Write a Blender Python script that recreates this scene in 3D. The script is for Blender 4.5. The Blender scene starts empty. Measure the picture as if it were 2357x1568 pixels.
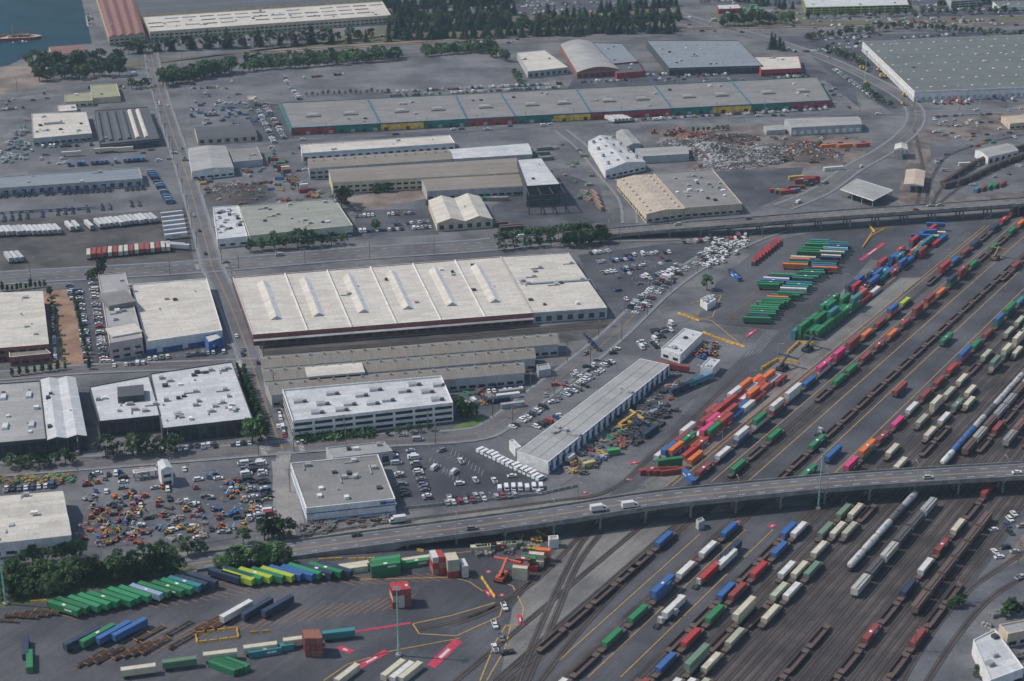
import bpy, math, random
from mathutils import Vector
random.seed(11)
R=random.random
def U_(a,b): return random.uniform(a,b)
# ---------- survey frame: aerial view station and its ground plane ----------
F=3640.0; CX=1178.5; CY=784.0; HC=336.0
TH=math.atan(1484/F); CT=math.cos(TH); ST=math.sin(TH)
def G(u,v,z=0.0):
    dx=(u-CX)/F; dy=(CY-v)/F
    ry=CT+dy*ST; rz=-ST+dy*CT
    t=(z-HC)/rz
    return (dx*t, ry*t)
G1=math.radians(73.9); G2=math.radians(-16.1); YD=math.radians(33.3)
def vec(b): return (math.sin(b),math.cos(b))
def rot(b): return math.pi/2-b
sc=bpy.context.scene
col=sc.collection
# ---------- materials ----------
def mk(name):
    m=bpy.data.materials.new(name); m.use_nodes=True
    nt=m.node_tree; nt.nodes.clear()
    o=nt.nodes.new('ShaderNodeOutputMaterial'); p=nt.nodes.new('ShaderNodeBsdfPrincipled')
    nt.links.new(p.outputs[0],o.inputs[0])
    return m,nt,p
def mix(nt,f,a,b,mode='MIX'):
    n=nt.nodes.new('ShaderNodeMix'); n.data_type='RGBA'; n.blend_type=mode; n.clamp_factor=True
    if hasattr(f,'is_linked'): nt.links.new(f,n.inputs[0])
    else: n.inputs[0].default_value=f
    for s,i in ((a,6),(b,7)):
        if hasattr(s,'is_linked'): nt.links.new(s,n.inputs[i])
        else: n.inputs[i].default_value=(s[0],s[1],s[2],1)
    return n.outputs[2]
def noise(nt,vecs,scale,detail=4,rough=.6):
    n=nt.nodes.new('ShaderNodeTexNoise'); n.inputs['Scale'].default_value=scale
    n.inputs['Detail'].default_value=detail; n.inputs['Roughness'].default_value=rough
    if vecs: nt.links.new(vecs,n.inputs['Vector'])
    return n.outputs['Fac']
def ramp(nt,f,a,b,ca=0.0,cb=1.0):
    n=nt.nodes.new('ShaderNodeMapRange'); n.inputs[1].default_value=a; n.inputs[2].default_value=b
    n.inputs[3].default_value=ca; n.inputs[4].default_value=cb; nt.links.new(f,n.inputs[0]); return n.outputs[0]
def mapping(nt,src,rz=0,scale=(1,1,1)):
    n=nt.nodes.new('ShaderNodeMapping'); n.vector_type='POINT'; n.inputs['Rotation'].default_value=(0,0,rz)
    nt.links.new(src,n.inputs[0])
    k=nt.nodes.new('ShaderNodeVectorMath'); k.operation='MULTIPLY'; k.inputs[1].default_value=scale; nt.links.new(n.outputs[0],k.inputs[0]); return k.outputs[0]
def grey(nt,f):
    n=nt.nodes.new('ShaderNodeCombineColor'); [nt.links.new(f,n.inputs[i]) for i in range(3)]; return n.outputs[0]
def pos(nt): return nt.nodes.new('ShaderNodeNewGeometry').outputs['Position']
def M(name,c,rough=.85,var=.22,scale=.06,c2=None,fine=.9,fv=.18,streak=None,metal=0,lo=.4,hi=.6,crack=False,patch=None):
    m,nt,p=mk(name); P=pos(nt)
    a=tuple(x*(1-var) for x in c); b=c2 if c2 else tuple(x*(1+var) for x in c)
    x=mix(nt,ramp(nt,noise(nt,P,scale,6,.65),lo,hi),a,b)
    x=mix(nt,1.0,x,grey(nt,ramp(nt,noise(nt,P,fine,3,.7),.3,.7,1-fv,1+fv)),'MULTIPLY')
    if streak is not None:
        s=ramp(nt,noise(nt,mapping(nt,P,streak,(.012,.45,.3)),1.0,5,.7),.35,.65,.82,1.16)
        x=mix(nt,1.0,x,grey(nt,s),'MULTIPLY')
    if patch is not None:
        b_=nt.nodes.new('ShaderNodeTexBrick'); nt.links.new(mapping(nt,P,patch,(1,1,1)),b_.inputs['Vector'])
        b_.inputs['Scale'].default_value=1; b_.inputs['Brick Width'].default_value=31; b_.inputs['Row Height'].default_value=13; b_.inputs['Mortar Size'].default_value=.12
        b_.inputs['Color1'].default_value=(.87,.87,.88,1); b_.inputs['Color2'].default_value=(1.1,1.1,1.1,1); b_.inputs['Mortar'].default_value=(.75,.75,.75,1)
        x=mix(nt,1.0,x,b_.outputs['Color'],'MULTIPLY')
    if crack:
        v=nt.nodes.new('ShaderNodeTexVoronoi'); v.feature='DISTANCE_TO_EDGE'; v.inputs['Scale'].default_value=.075
        nn=nt.nodes.new('ShaderNodeTexNoise'); nn.inputs['Scale'].default_value=.15; nt.links.new(P,nn.inputs['Vector'])
        ad=nt.nodes.new('ShaderNodeVectorMath'); ad.operation='MULTIPLY_ADD'; ad.inputs[1].default_value=(14,14,0); nt.links.new(nn.outputs['Color'],ad.inputs[0]); nt.links.new(P,ad.inputs[2]); nt.links.new(ad.outputs[0],v.inputs['Vector'])
        x=mix(nt,1.0,x,grey(nt,ramp(nt,v.outputs['Distance'],.0,.025,.72,1)),'MULTIPLY')
    nt.links.new(x,p.inputs['Base Color']); p.inputs['Roughness'].default_value=rough; p.inputs['Metallic'].default_value=metal
    return m
def roofM(name,c,var=.12,rough=.85,bw=9,bh=3,stain=(.12,.11,.10),sa=.35,tint=.1,joint=.25):
    m,nt,p=mk(name); tc=nt.nodes.new('ShaderNodeTexCoord').outputs['Object']
    b=nt.nodes.new('ShaderNodeTexBrick'); nt.links.new(tc,b.inputs['Vector'])
    b.inputs['Scale'].default_value=1; b.inputs['Brick Width'].default_value=bw; b.inputs['Row Height'].default_value=bh
    b.inputs['Mortar Size'].default_value=.12; b.inputs['Mortar Smooth'].default_value=.3
    b.inputs['Color1'].default_value=(*[x*(1-tint) for x in c],1); b.inputs['Color2'].default_value=(*[min(1,x*(1+tint)) for x in c],1)
    b.inputs['Mortar'].default_value=(*[x*(1-joint) for x in c],1)
    P=pos(nt)
    x=mix(nt,ramp(nt,noise(nt,P,.07,6,.65),.48,.7,0,sa),b.outputs['Color'],stain)
    x=mix(nt,ramp(nt,noise(nt,P,.25,6,.75),.56,.72,0,sa*.8),x,stain)
    x=mix(nt,1.0,x,grey(nt,ramp(nt,noise(nt,P,.6,4,.7),.3,.7,1-var,1+var)),'MULTIPLY')
    nt.links.new(x,p.inputs['Base Color']); p.inputs['Roughness'].default_value=rough
    return m
def paintM(name,rough=.45,dirt=.35,scale=.5):
    m,nt,p=mk(name); oi=nt.nodes.new('ShaderNodeObjectInfo')
    P=pos(nt)
    x=mix(nt,ramp(nt,noise(nt,P,scale,4,.7),.42,.75,0,dirt),oi.outputs['Color'],(.11,.095,.085))
    x=mix(nt,.03,x,(.13,.13,.14))
    nt.links.new(x,p.inputs['Base Color']); p.inputs['Roughness'].default_value=rough
    return m
GA=-rot(G1)
m_ground=M('ground_mat',(.088,.092,.104),var=.25,scale=.02,c2=(.15,.15,.155),patch=GA,crack=True)
m_road=M('road_mat',(.088,.092,.108),var=.15,scale=.03,c2=(.125,.128,.14))
m_lot=M('parking_asphalt_mat',(.046,.05,.064),var=.2,scale=.03,c2=(.078,.083,.098),fv=.12,crack=True,patch=GA)
m_lotL=M('old_asphalt_mat',(.088,.093,.108),var=.15,scale=.02,c2=(.145,.145,.155),fv=.14,crack=True,patch=GA)
m_yard=M('yard_asphalt_mat',(.05,.053,.066),var=.2,scale=.015,c2=(.085,.088,.1),streak=-rot(YD))
m_yardL=M('yard_dust_mat',(.13,.128,.13),var=.2,scale=.02,c2=(.19,.185,.175),streak=-rot(YD))
m_ballast=M('ballast_mat',(.045,.04,.04),var=.3,scale=.03,c2=(.09,.078,.073),streak=-rot(YD),fine=1.6,fv=.3)
m_dirt=M('dirt_mat',(.16,.125,.105),var=.25,scale=.03,c2=(.24,.2,.17))
m_dark=M('dark_soil_shade_mat',(.042,.041,.044),var=.3,scale=.04,c2=(.085,.08,.078))
m_redsoil=M('scrapyard_soil_mat',(.11,.088,.08),var=.3,scale=.05,c2=(.18,.155,.14))
m_gravel=M('gravel_mat',(.2,.195,.19),var=.15,scale=.04,c2=(.26,.25,.24))
m_dry=M('dry_grass_mat',(.16,.13,.08),var=.3,scale=.05,c2=(.09,.1,.045))
m_grass=M('grass_mat',(.045,.075,.03),var=.3,scale=.1,c2=(.1,.11,.055))
m_conc=M('concrete_mat',(.28,.275,.265),var=.12,scale=.1,c2=(.34,.33,.32))
m_conc2=M('bridge_concrete_mat',(.17,.168,.165),var=.15,scale=.15,c2=(.25,.245,.235))
m_walk=M('sidewalk_mat',(.19,.19,.195),var=.1,scale=.2)
m_white=M('white_marking_mat',(.6,.6,.6),var=.15,scale=.5,c2=(.42,.42,.42))
m_yel=M('yellow_marking_mat',(.55,.32,.06),var=.15,scale=.4,c2=(.36,.23,.07))
m_ora=M('orange_marking_mat',(.38,.17,.06),var=.2,scale=.4,c2=(.2,.12,.07))
m_redp=M('red_marking_mat',(.4,.035,.07),var=.15,scale=.3)
m_dash=M('faded_marking_mat',(.27,.27,.28),var=.2,scale=.3)
m_water=M('water_mat',(.003,.035,.055),rough=.6,var=.25,scale=.02,fine=.3)
for n in m_water.node_tree.nodes:
    if n.type=='BSDF_PRINCIPLED': n.inputs['Specular IOR Level'].default_value=.12
m_rail=M('rail_steel_mat',(.19,.16,.145),rough=.5,metal=.3)
m_tie=M('railroad_tie_mat',(.04,.033,.031),fine=2)
m_tire=M('rubber_mat',(.02,.02,.02)); m_glass=M('dark_glass_mat',(.02,.028,.038),rough=.15,var=.3,scale=.3)
m_steel=M('grey_steel_mat',(.27,.28,.29),rough=.5); m_dsteel=M('dark_steel_mat',(.04,.04,.045),rough=.6)
m_teal=M('teal_pole_mat',(.2,.4,.38),rough=.5)
m_wood=M('wood_pole_mat',(.12,.09,.065))
m_paint=paintM('painted_metal_mat',.4,.12); m_cont=paintM('container_paint_mat',.6,.32,.35); m_rust=paintM('railcar_paint_mat',.8,.45,.4)
m_mark=M('white_lettering_mat',(.6,.6,.6))
m_rwhite=roofM('white_membrane_roof_mat',(.5,.475,.425),sa=.3,stain=(.27,.24,.21))
m_rwhite2=roofM('cool_white_roof_mat',(.47,.485,.5),sa=.35,stain=(.25,.265,.29),bw=7,bh=4)
m_rblue=roofM('blue_grey_roof_mat',(.19,.22,.255),sa=.3,stain=(.12,.14,.16),bw=30,bh=1.4)
m_rgrey=roofM('grey_gravel_roof_mat',(.195,.192,.19),sa=.4,stain=(.11,.11,.112),bw=14,bh=6)
m_rlgrey=roofM('light_grey_roof_mat',(.3,.302,.3),sa=.4,stain=(.17,.173,.177),bw=14,bh=6)
m_rgreen=roofM('green_grey_roof_mat',(.115,.132,.127),sa=.3,stain=(.085,.095,.093),bw=20,bh=9)
m_rtan=roofM('tan_roof_mat',(.43,.36,.29),sa=.3,stain=(.27,.22,.18),bw=9,bh=3)
m_rpale=roofM('pale_green_roof_mat',(.26,.27,.24),sa=.4,stain=(.16,.16,.155),bw=12,bh=4)
m_rbrown=roofM('weathered_metal_roof_mat',(.205,.185,.16),sa=.55,stain=(.27,.24,.21),bw=40,bh=1.6)
m_rrust=roofM('rusty_shed_roof_mat',(.195,.187,.168),sa=.6,stain=(.2,.145,.10),bw=1.8,bh=30)
m_rdark=roofM('dark_roof_mat',(.07,.077,.09),sa=.3,stain=(.12,.12,.125),bw=20,bh=3)
m_rred=roofM('red_roof_mat',(.2,.09,.08),sa=.4,stain=(.16,.13,.12))
m_rolive=roofM('olive_roof_mat',(.26,.27,.17),sa=.3,stain=(.18,.18,.13))
m_wwhite=M('white_wall_mat',(.64,.64,.64),scale=.2,var=.1); m_wcream=M('cream_wall_mat',(.52,.45,.33),scale=.2,var=.12)
m_wgrey=M('grey_wall_mat',(.36,.37,.385),scale=.2,var=.12); m_wbrick=M('brick_wall_mat',(.24,.09,.07),scale=.3,var=.15)
m_wdark=M('dark_wall_mat',(.05,.058,.07),scale=.2); m_wgreen=M('green_wall_mat',(.025,.17,.11),scale=.2)
m_wyel=M('yellow_wall_mat',(.75,.46,.04),scale=.2); m_wred=M('red_wall_mat',(.34,.04,.045),scale=.2)
m_wblue=M('blue_wall_mat',(.035,.12,.33),scale=.2); m_wpink=M('pink_concrete_wall_mat',(.48,.39,.39),scale=.2,var=.1)
m_wpale=M('pale_green_wall_mat',(.46,.51,.4),scale=.2,var=.1); m_wtan=M('tan_wall_mat',(.5,.42,.33),scale=.2,var=.1)
m_wlime=M('lime_wall_mat',(.44,.46,.12),scale=.2)
m_sky=M('skylight_mat',(.55,.57,.6),rough=.4); m_hvac=M('rooftop_unit_mat',(.34,.35,.36),rough=.5)
m_yequip=M('yellow_steel_mat',(.6,.34,.05),rough=.5)
# ---------- mesh builder ----------
class MB:
    def __init__(s): s.v=[];s.f=[];s.m=[];s.mats=[]
    def mi(s,m):
        if m not in s.mats: s.mats.append(m)
        return s.mats.index(m)
    def poly(s,pts,m):
        i=len(s.v); s.v+= [tuple(p) for p in pts]; s.f.append(tuple(range(i,i+len(pts)))); s.m.append(s.mi(m))
    def frus(s,a,z0,b,z1,ms,mt=None):
        n=len(a)
        for i in range(n):
            j=(i+1)%n
            s.poly([(*a[i],z0),(*a[j],z0),(*b[j],z1),(*b[i],z1)],ms)
        s.poly([(*p,z1) for p in b],mt or ms)
    def box(s,cx,cy,z0,sx,sy,h,m,ang=0,mt=None,tx=1,ty=1,sh=0):
        c,si=math.cos(ang),math.sin(ang)
        def r(x,y): return (cx+x*c-y*si, cy+x*si+y*c)
        q=[(-1,-1),(1,-1),(1,1),(-1,1)]
        a=[r(x*sx/2,y*sy/2) for x,y in q]; b=[r(x*sx/2*tx+sh,y*sy/2*ty) for x,y in q]
        s.frus(a,z0,b,z0+h,m,mt)
        s.poly([(*p,z0) for p in reversed(a)],m)
    def beam(s,p,q,w,m):
        p=Vector(p);q=Vector(q);d=(q-p).normalized()
        a=d.cross(Vector((0,0,1)));
        if a.length<.1: a=Vector((1,0,0))
        a.normalize(); b=d.cross(a)
        P=[p+(a*x+b*y)*w/2 for x,y in ((-1,-1),(1,-1),(1,1),(-1,1))]
        Q=[t+(q-p) for t in P]
        for i in range(4):
            j=(i+1)%4; s.poly([P[i],P[j],Q[j],Q[i]],m)
        s.poly(Q,m); s.poly(P[::-1],m)
    def cyl(s,cx,cy,z0,r0,z1,r1,m,n=8,mt=None):
        a=[(cx+r0*math.cos(2*math.pi*i/n),cy+r0*math.sin(2*math.pi*i/n)) for i in range(n)]
        b=[(cx+r1*math.cos(2*math.pi*i/n),cy+r1*math.sin(2*math.pi*i/n)) for i in range(n)]
        s.frus(a,z0,b,z1,m,mt)
    def wheel(s,x,y,r,w,m):
        n=8; A=[(x+r*math.cos(2*math.pi*i/n),y-w/2,r+r*math.sin(2*math.pi*i/n)) for i in range(n)]
        B=[(p[0],y+w/2,p[2]) for p in A]
        for i in range(n):
            j=(i+1)%n; s.poly([A[i],A[j],B[j],B[i]],m)
        s.poly(A,m); s.poly(B,m)
    def mesh(s,name):
        me=bpy.data.meshes.new(name); me.from_pydata(s.v,[],s.f)
        for m in s.mats: me.materials.append(m)
        me.polygons.foreach_set('material_index',s.m); me.update(); return me
    def obj(s,name,loc=(0,0,0),rz=0):
        o=bpy.data.objects.new(name,s.mesh(name)); o.location=loc; o.rotation_euler=(0,0,rz); col.objects.link(o); return o
def place(name,me,x,y,z=.12,rz=0,color=None,scale=1):
    o=bpy.data.objects.new(name,me); o.location=(x,y,z); o.rotation_euler=(0,0,rz)
    if scale!=1: o.scale=(scale,)*3 if not isinstance(scale,tuple) else scale
    if color: o.color=(*color,1)
    col.objects.link(o); return o
def inpoly(p,poly):
    x,y=p; c=False; n=len(poly); j=n-1
    for i in range(n):
        xi,yi=poly[i]; xj,yj=poly[j]
        if (yi>y)!=(yj>y) and x<(xj-xi)*(y-yi)/(yj-yi)+xi: c=not c
        j=i
    return c
FOOT=[]
def blocked(x,y,rz=0,half=2.4):
    c,s=math.cos(rz)*half,math.sin(rz)*half
    for bb,poly in FOOT:
        if bb[0]-4<x<bb[2]+4 and bb[1]-4<y<bb[3]+4:
            for q in ((x,y),(x+c,y+s),(x-c,y-s)):
                if inpoly(q,poly): return True
    return False
# ---------- ground, zones, roads ----------
mb=MB(); mb.poly([(-9000,-3000,0),(9000,-3000,0),(9000,15000,0),(-9000,15000,0)],m_ground); mb.obj('ground')
zk=[0]
def zone(name,px,m):
    zk[0]+=1; z=.006+.004*zk[0]
    b=MB(); b.poly([(*G(u,v),z) for u,v in px],m); return b.obj(name)
def yu(U,v): 
    t=(1568-v)/2268.0; return U*(1-t)+3760*t
def YG(U,v): return G(yu(U,v),v)
def ystrip(name,U0,U1,v0,v1,m):
    zk[0]+=1; z=.006+.004*zk[0]
    b=MB(); b.poly([(*YG(U0,v0),z),(*YG(U1,v0),z),(*YG(U1,v1),z),(*YG(U0,v1),z)],m); b.obj(name)
zone('water',[(-900,-250),(180,-250),(188,0),(212,100),(150,106),(75,125),(20,150),(-300,190),(-900,200)],m_water)
zone('dirt_lot',[(-300,195),(20,153),(75,150),(128,188),(0,218),(-300,260)],m_dirt)
zone('parking_lot',[(1120,-60),(1480,-60),(1500,20),(1380,60),(1180,50),(1080,20)],m_lot)
zone('parking_lot',[(400,190),(700,165),(1180,130),(1200,185),(880,215),(650,232),(420,250)],m_lotL)
zone('railway_verge',[(560,118),(900,98),(1560,62),(2357,50),(2357,58),(1560,72),(900,108),(560,130)],m_dirt)
zone('dry_verge',[(200,150),(560,122),(900,60),(1560,10),(1560,60),(900,98),(560,118),(260,160)],m_dry)
zone('dry_verge',[(1620,30),(1840,22),(1860,50),(2400,36),(2400,46),(1880,60),(1680,62)],m_dry)
zone('parking_lot',[(1600,-60),(1840,-60),(1850,10),(1700,20),(1610,10)],m_lot)
zone('parking_lot',[(2100,-60),(2500,-60),(2500,32),(2120,38)],m_lot)
zone('parking_lot',[(1330,165),(1880,160),(1960,190),(1980,250),(1900,185),(1300,215)],m_lot)
zone('parking_lot',[(1760,85),(2357,72),(2357,80),(1990,96),(2105,225),(2060,262),(1960,205),(1860,125)],m_lot)
zone('parking_lot',[(560,235),(640,240),(680,320),(600,335)],m_lot)
zone('apron',[(-200,330),(380,345),(420,470),(440,600),(-200,640)],m_lotL)
zone('trailer_lot_soil',[(-200,520),(430,480),(445,600),(-200,635)],m_dark)
zone('factory_yard',[(600,350),(700,330),(1290,295),(1400,500),(1100,560),(820,545),(780,470),(480,460),(440,440)],m_lotL)
zone('coal_lot',[(465,455),(500,420),(610,425),(640,450),(590,472),(480,475)],m_dark)
zone('dirt_yard',[(790,455),(985,430),(990,455),(830,490)],m_dirt)
zone('drive',[(1180,440),(1300,400),(1380,430),(1400,510),(1150,540),(1130,480)],m_lot)
zone('scrapyard_soil',[(1480,300),(1800,290),(2010,320),(1980,375),(1800,400),(1590,400),(1560,350)],m_redsoil)
zone('dark_lot',[(1640,395),(1850,385),(1830,440),(1740,480),(1705,470)],m_lot)
zone('rail_triangle',[(2110,300),(2357,240),(2600,240),(2600,460),(2357,452),(2060,478),(2080,400)],m_redsoil)
zone('rail_yard_paving',[(2140,330),(2357,300),(2357,440),(2150,460)],m_lotL)
zone('parking_lot',[(1330,588),(1540,560),(1650,560),(1560,640),(1440,720),(1400,710)],m_lot)
zone('parking_lot',[(815,485),(990,480),(1010,540),(820,552)],m_lot)
zone('parking_lot',[(170,645),(230,640),(260,830),(195,840)],m_lot)
zone('brick_court',[(95,672),(160,665),(200,835),(115,860)],M('brick_paving_mat',(.24,.14,.09),c2=(.3,.19,.13)))
zone('rail_alley',[(585,800),(1240,752),(1415,735),(1400,770),(1290,790),(1285,765),(600,820)],m_dark)  # dark colour paints the warehouse's shade onto the alley
zone('parking_lot',[(1050,880),(1290,840),(1230,890),(1150,960),(1060,960)],m_lot)
zone('dock_yard',[(1480,745),(1730,800),(1650,880),(1480,990),(1290,1120),(1110,1040),(1250,900),(1420,770)],m_lotL)
zone('parking_lot',[(900,1030),(1060,1015),(1250,1110),(1240,1140),(940,1170)],m_lot)
zone('equipment_lot',[(180,1085),(620,1055),(640,1225),(470,1250),(180,1260)],m_lotL)
zone('gravel_lot',[(625,1060),(668,1075),(702,1205),(640,1220)],m_gravel)
zone('rail_yard_asphalt',[(1400,1145),(1650,870),(1790,760),(1600,740),(1650,650),(1760,560),(1900,528),(2357,490),(3300,420),(4200,1200),(2357,1120),(1900,1145),(1400,1180)],m_yard)
zone('intermodal_yard_asphalt',[(-400,1430),(120,1385),(480,1310),(700,1282),(1240,1215),(2357,1120),(3600,1050),(3600,1800),(-400,1800)],m_yard)
zone('dusty_apron',[(1300,1240),(1560,1200),(1500,1260),(1230,1500),(1150,1568),(1180,1400)],m_yardL)
zone('verge',[(-300,1330),(250,1290),(480,1305),(120,1385),(-300,1440)],m_grass)
zone('lawn',[(1040,985),(1100,960),(1135,965),(1115,985),(1060,995)],M('lawn_mat',(.06,.13,.035),c2=(.1,.17,.045)))
ystrip('dusty_apron',905,985,1120,640,m_yardL)
ystrip('track_bed',1150,1195,1800,380,m_ballast)
ystrip('track_bed',1270,1325,1800,380,m_ballast)
ystrip('track_bed',1450,1525,1800,300,m_ballast)
ystrip('track_bed',1545,2060,1800,300,m_ballast)
ystrip('service_road',2075,2110,1800,900,m_road)
ystrip('dusty_verge',2110,2330,1800,1000,m_dirt)
zone('gravel_yard',[(2130,1480),(2260,1330),(2420,1260),(2700,1260),(2700,1800),(2000,1800)],m_lotL)
zone('verge',[(2165,1400),(2190,1378),(2225,1372),(2215,1400),(2180,1412)],m_grass)
def smooth(pts,n=5):
    out=[];P=[pts[0]]+list(pts)+[pts[-1]]
    for i in range(1,len(P)-2):
        for k in range(n):
            t=k/n; out.append(tuple(.5*((2*b)+(-a+c)*t+(2*a-5*b+4*c-d)*t*t+(-a+3*b-3*c+d)*t**3) for a,b,c,d in zip(P[i-1],P[i],P[i+1],P[i+2])))
    out.append(tuple(pts[-1])); return out
def norms(W):
    N=[]
    for i in range(len(W)):
        a=W[max(i-1,0)];b=W[min(i+1,len(W)-1)]
        dx,dy=b[0]-a[0],b[1]-a[1];l=math.hypot(dx,dy) or 1
        N.append((-dy/l,dx/l))
    return N
def rib(b,W,N,o0,o1,dz,m):
    for i in range(len(W)-1):
        p,q=W[i],W[i+1];n,k=N[i],N[i+1]
        b.poly([(p[0]+n[0]*o0,p[1]+n[1]*o0,p[2]+dz),(q[0]+k[0]*o0,q[1]+k[1]*o0,q[2]+dz),(q[0]+k[0]*o1,q[1]+k[1]*o1,q[2]+dz),(p[0]+n[0]*o1,p[1]+n[1]*o1,p[2]+dz)],m)
def resample(W,step):
    out=[W[0]];acc=0
    for i in range(len(W)-1):
        a,b=Vector(W[i]),Vector(W[i+1]);L=(b-a).length;d=step-acc
        while d<=L:
            out.append(tuple(a.lerp(b,d/L)));d+=step
        acc=(acc+L)%step
    return out
rk=[0];ROADS=[]
def dashes(b,W,off,z,m,L=3.5,gap=9,w=.3):
    pts=resample(W,gap);N=norms(pts)
    for p,n in zip(pts,N):
        d=(n[1],-n[0]);cx,cy=p[0]+n[0]*off,p[1]+n[1]*off
        b.poly([(cx+d[0]*L*a/2+n[0]*w*c/2,cy+d[1]*L*a/2+n[1]*w*c/2,p[2]+z) for a,c in ((-1,-1),(1,-1),(1,1),(-1,1))],m)
def road(name,px,w,m=None,walk=True,marks=True,traffic=.02,zz=0):
    rk[0]+=1; z=.175+.004*rk[0]
    W=[(*G(p[0],p[1]),0) for p in px]; W=smooth(W); N=norms(W); b=MB()
    rib(b,W,N,-w/2,w/2,z,m or m_road)
    if marks:
        rib(b,W,N,-.3,-.14,z+.08,m_yel); rib(b,W,N,.14,.3,z+.08,m_yel)
        if w>15:
            dashes(b,W,w/4,z+.08,m_white); dashes(b,W,-w/4,z+.08,m_white)
        rib(b,W,N,w/2-.8,w/2-.6,z+.08,m_dash); rib(b,W,N,-w/2+.6,-w/2+.8,z+.08,m_dash)
    if walk:
        for s in (-1,1):
            a0,a1=sorted((s*w/2,s*(w/2+2)))
            rib(b,W,N,a0,a1,z+.13,m_walk)
            e=s*w/2
            for i in range(len(W)-1):
                p,q=W[i],W[i+1];n,k=N[i],N[i+1]
                b.poly([(p[0]+n[0]*e,p[1]+n[1]*e,z),(q[0]+k[0]*e,q[1]+k[1]*e,z),(q[0]+k[0]*e,q[1]+k[1]*e,z+.13),(p[0]+n[0]*e,p[1]+n[1]*e,z+.13)],m_conc)
    b.obj(name); ROADS.append((W,w,traffic)); return W
road('road',[(-250,270),(0,225),(180,190),(360,163),(560,142),(800,122),(1000,108),(1250,92),(1560,78),(1900,72),(2500,62)],20,walk=False,traffic=.014)
road('road',[(1500,10),(1600,45),(1700,72),(1790,97),(1900,135),(2000,180),(2080,225),(2108,262),(2095,300),(2040,345),(1960,390),(1890,440),(1800,478)],13,traffic=.01)
road('road',[(2108,262),(2250,258),(2500,250)],12,traffic=.01)
road('road',[(330,70),(345,110),(360,185),(385,270),(425,390),(470,545),(487,612)],11,traffic=.01)
road('road',[(400,352),(560,338),(700,322),(1000,305),(1330,285),(1700,268),(2100,262)],9,walk=False,marks=False,traffic=.02)
road('road',[(-250,660),(0,641),(300,624),(490,612),(800,586),(1100,566),(1300,548),(1560,540)],22,traffic=.008)
road('road',[(487,612),(520,680),(560,780),(600,900),(640,1010),(650,1035)],11,traffic=.01)
road('road',[(-250,885),(0,866),(210,850),(400,843),(590,836)],10,traffic=.01)
road('road',[(-250,1105),(0,1082),(260,1062),(640,1032),(850,1016),(1080,1002),(1150,975),(1230,915),(1330,840),(1420,765),(1520,670),(1620,600),(1720,553),(1800,525)],12,traffic=.012)
road('driveway',[(1290,300),(1340,340),(1390,400),(1440,460),(1450,515)],8,marks=False,traffic=0)
road('driveway',[(655,1040),(645,1110),(650,1190),(665,1235)],7,m_gravel,walk=False,marks=False,traffic=0)
road('frontage_road',[(-250,1348),(0,1335),(300,1300),(640,1252),(900,1213),(1100,1190),(1280,1168),(1430,1150),(1520,1110),(1700,940),(1850,790),(2020,600)],9,m_yardL,walk=False,marks=False,traffic=.005)
road('road',[(2060,1640),(2160,1480),(2250,1380),(2360,1320),(2600,1260)],10,walk=False,marks=False,traffic=.01)
road('road',[(1560,60),(1750,40),(1850,30),(2100,26),(2500,18)],11,walk=False,traffic=.03)
# ---------- bridges ----------
def bridge(px,w):
    W=[(*G(u,v,z),z) for u,v,z in px]; W=smooth(W,6); N=norms(W); b=MB()
    rib(b,W,N,-w/2,w/2,.2,m_road)
    rib(b,W,N,-.35,-.12,.215,m_yel); rib(b,W,N,.12,.35,.215,m_yel)
    dashes(b,W,w/4,.215,m_white);dashes(b,W,-w/4,.215,m_white)
    rib(b,W,N,w/2-1.4,w/2-.5,.215,m_walk);rib(b,W,N,-w/2+.5,-w/2+1.4,.215,m_walk)
    rib(b,W,N,-w/2,w/2,-1.1,m_conc2)
    for s in (-1,1):
        o=s*w/2; oi=s*(w/2-.35)
        rib(b,W,N,*sorted((o,oi)),1.15,m_conc2)
        for e,lo in ((o,-1.1),(oi,.2)):
            for i in range(len(W)-1):
                p,q=W[i],W[i+1];n,k=N[i],N[i+1]
                l=-p[2] if (e==o and p[2]<3.2) else lo; l2=-q[2] if (e==o and q[2]<3.2) else lo
                b.poly([(p[0]+n[0]*e,p[1]+n[1]*e,p[2]+l),(q[0]+k[0]*e,q[1]+k[1]*e,q[2]+l2),(q[0]+k[0]*e,q[1]+k[1]*e,q[2]+1.15),(p[0]+n[0]*e,p[1]+n[1]*e,p[2]+1.15)],m_conc2)
    for p,n in zip(*(lambda r:(r,norms(r)))(resample(W,21))):
        if p[2]<3.2: continue
        a=math.atan2(n[1],n[0]); b.box(p[0],p[1],p[2]-2.3,w-1.5,1.3,1.2,m_conc2,a)
        for t in (-.36,0,.36): b.cyl(p[0]+n[0]*w*t,p[1]+n[1]*w*t,0,.55,p[2]-2.3,.55,m_conc2)
    for o in (-w/2*.85,-w/2*.3,w/2*.3,w/2*.85):
        for i in range(len(W)-1):
            p,q=W[i],W[i+1];n,k=N[i],N[i+1]
            if p[2]>3.2: b.poly([(p[0]+n[0]*o,p[1]+n[1]*o,p[2]-1.1),(q[0]+k[0]*o,q[1]+k[1]*o,q[2]-1.1),(q[0]+k[0]*o,q[1]+k[1]*o,q[2]-2.2),(p[0]+n[0]*o,p[1]+n[1]*o,p[2]-2.2)],m_dsteel)
    b.obj('overpass_bridge'); return W
B1=bridge([(2700,436,8),(2357,464,8),(2100,482,8),(1900,496,8),(1700,512,7),(1500,527,4.5),(1300,545,1.2),(1200,554,.4)],14)
B2=bridge([(2700,1062,8),(2357,1083,8),(2100,1098,8),(1900,1112,8),(1700,1131,8),(1500,1152,8),(1250,1190,7),(1050,1217,5),(900,1236,3),(700,1263,.8),(450,1297,.3)],14)
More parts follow.
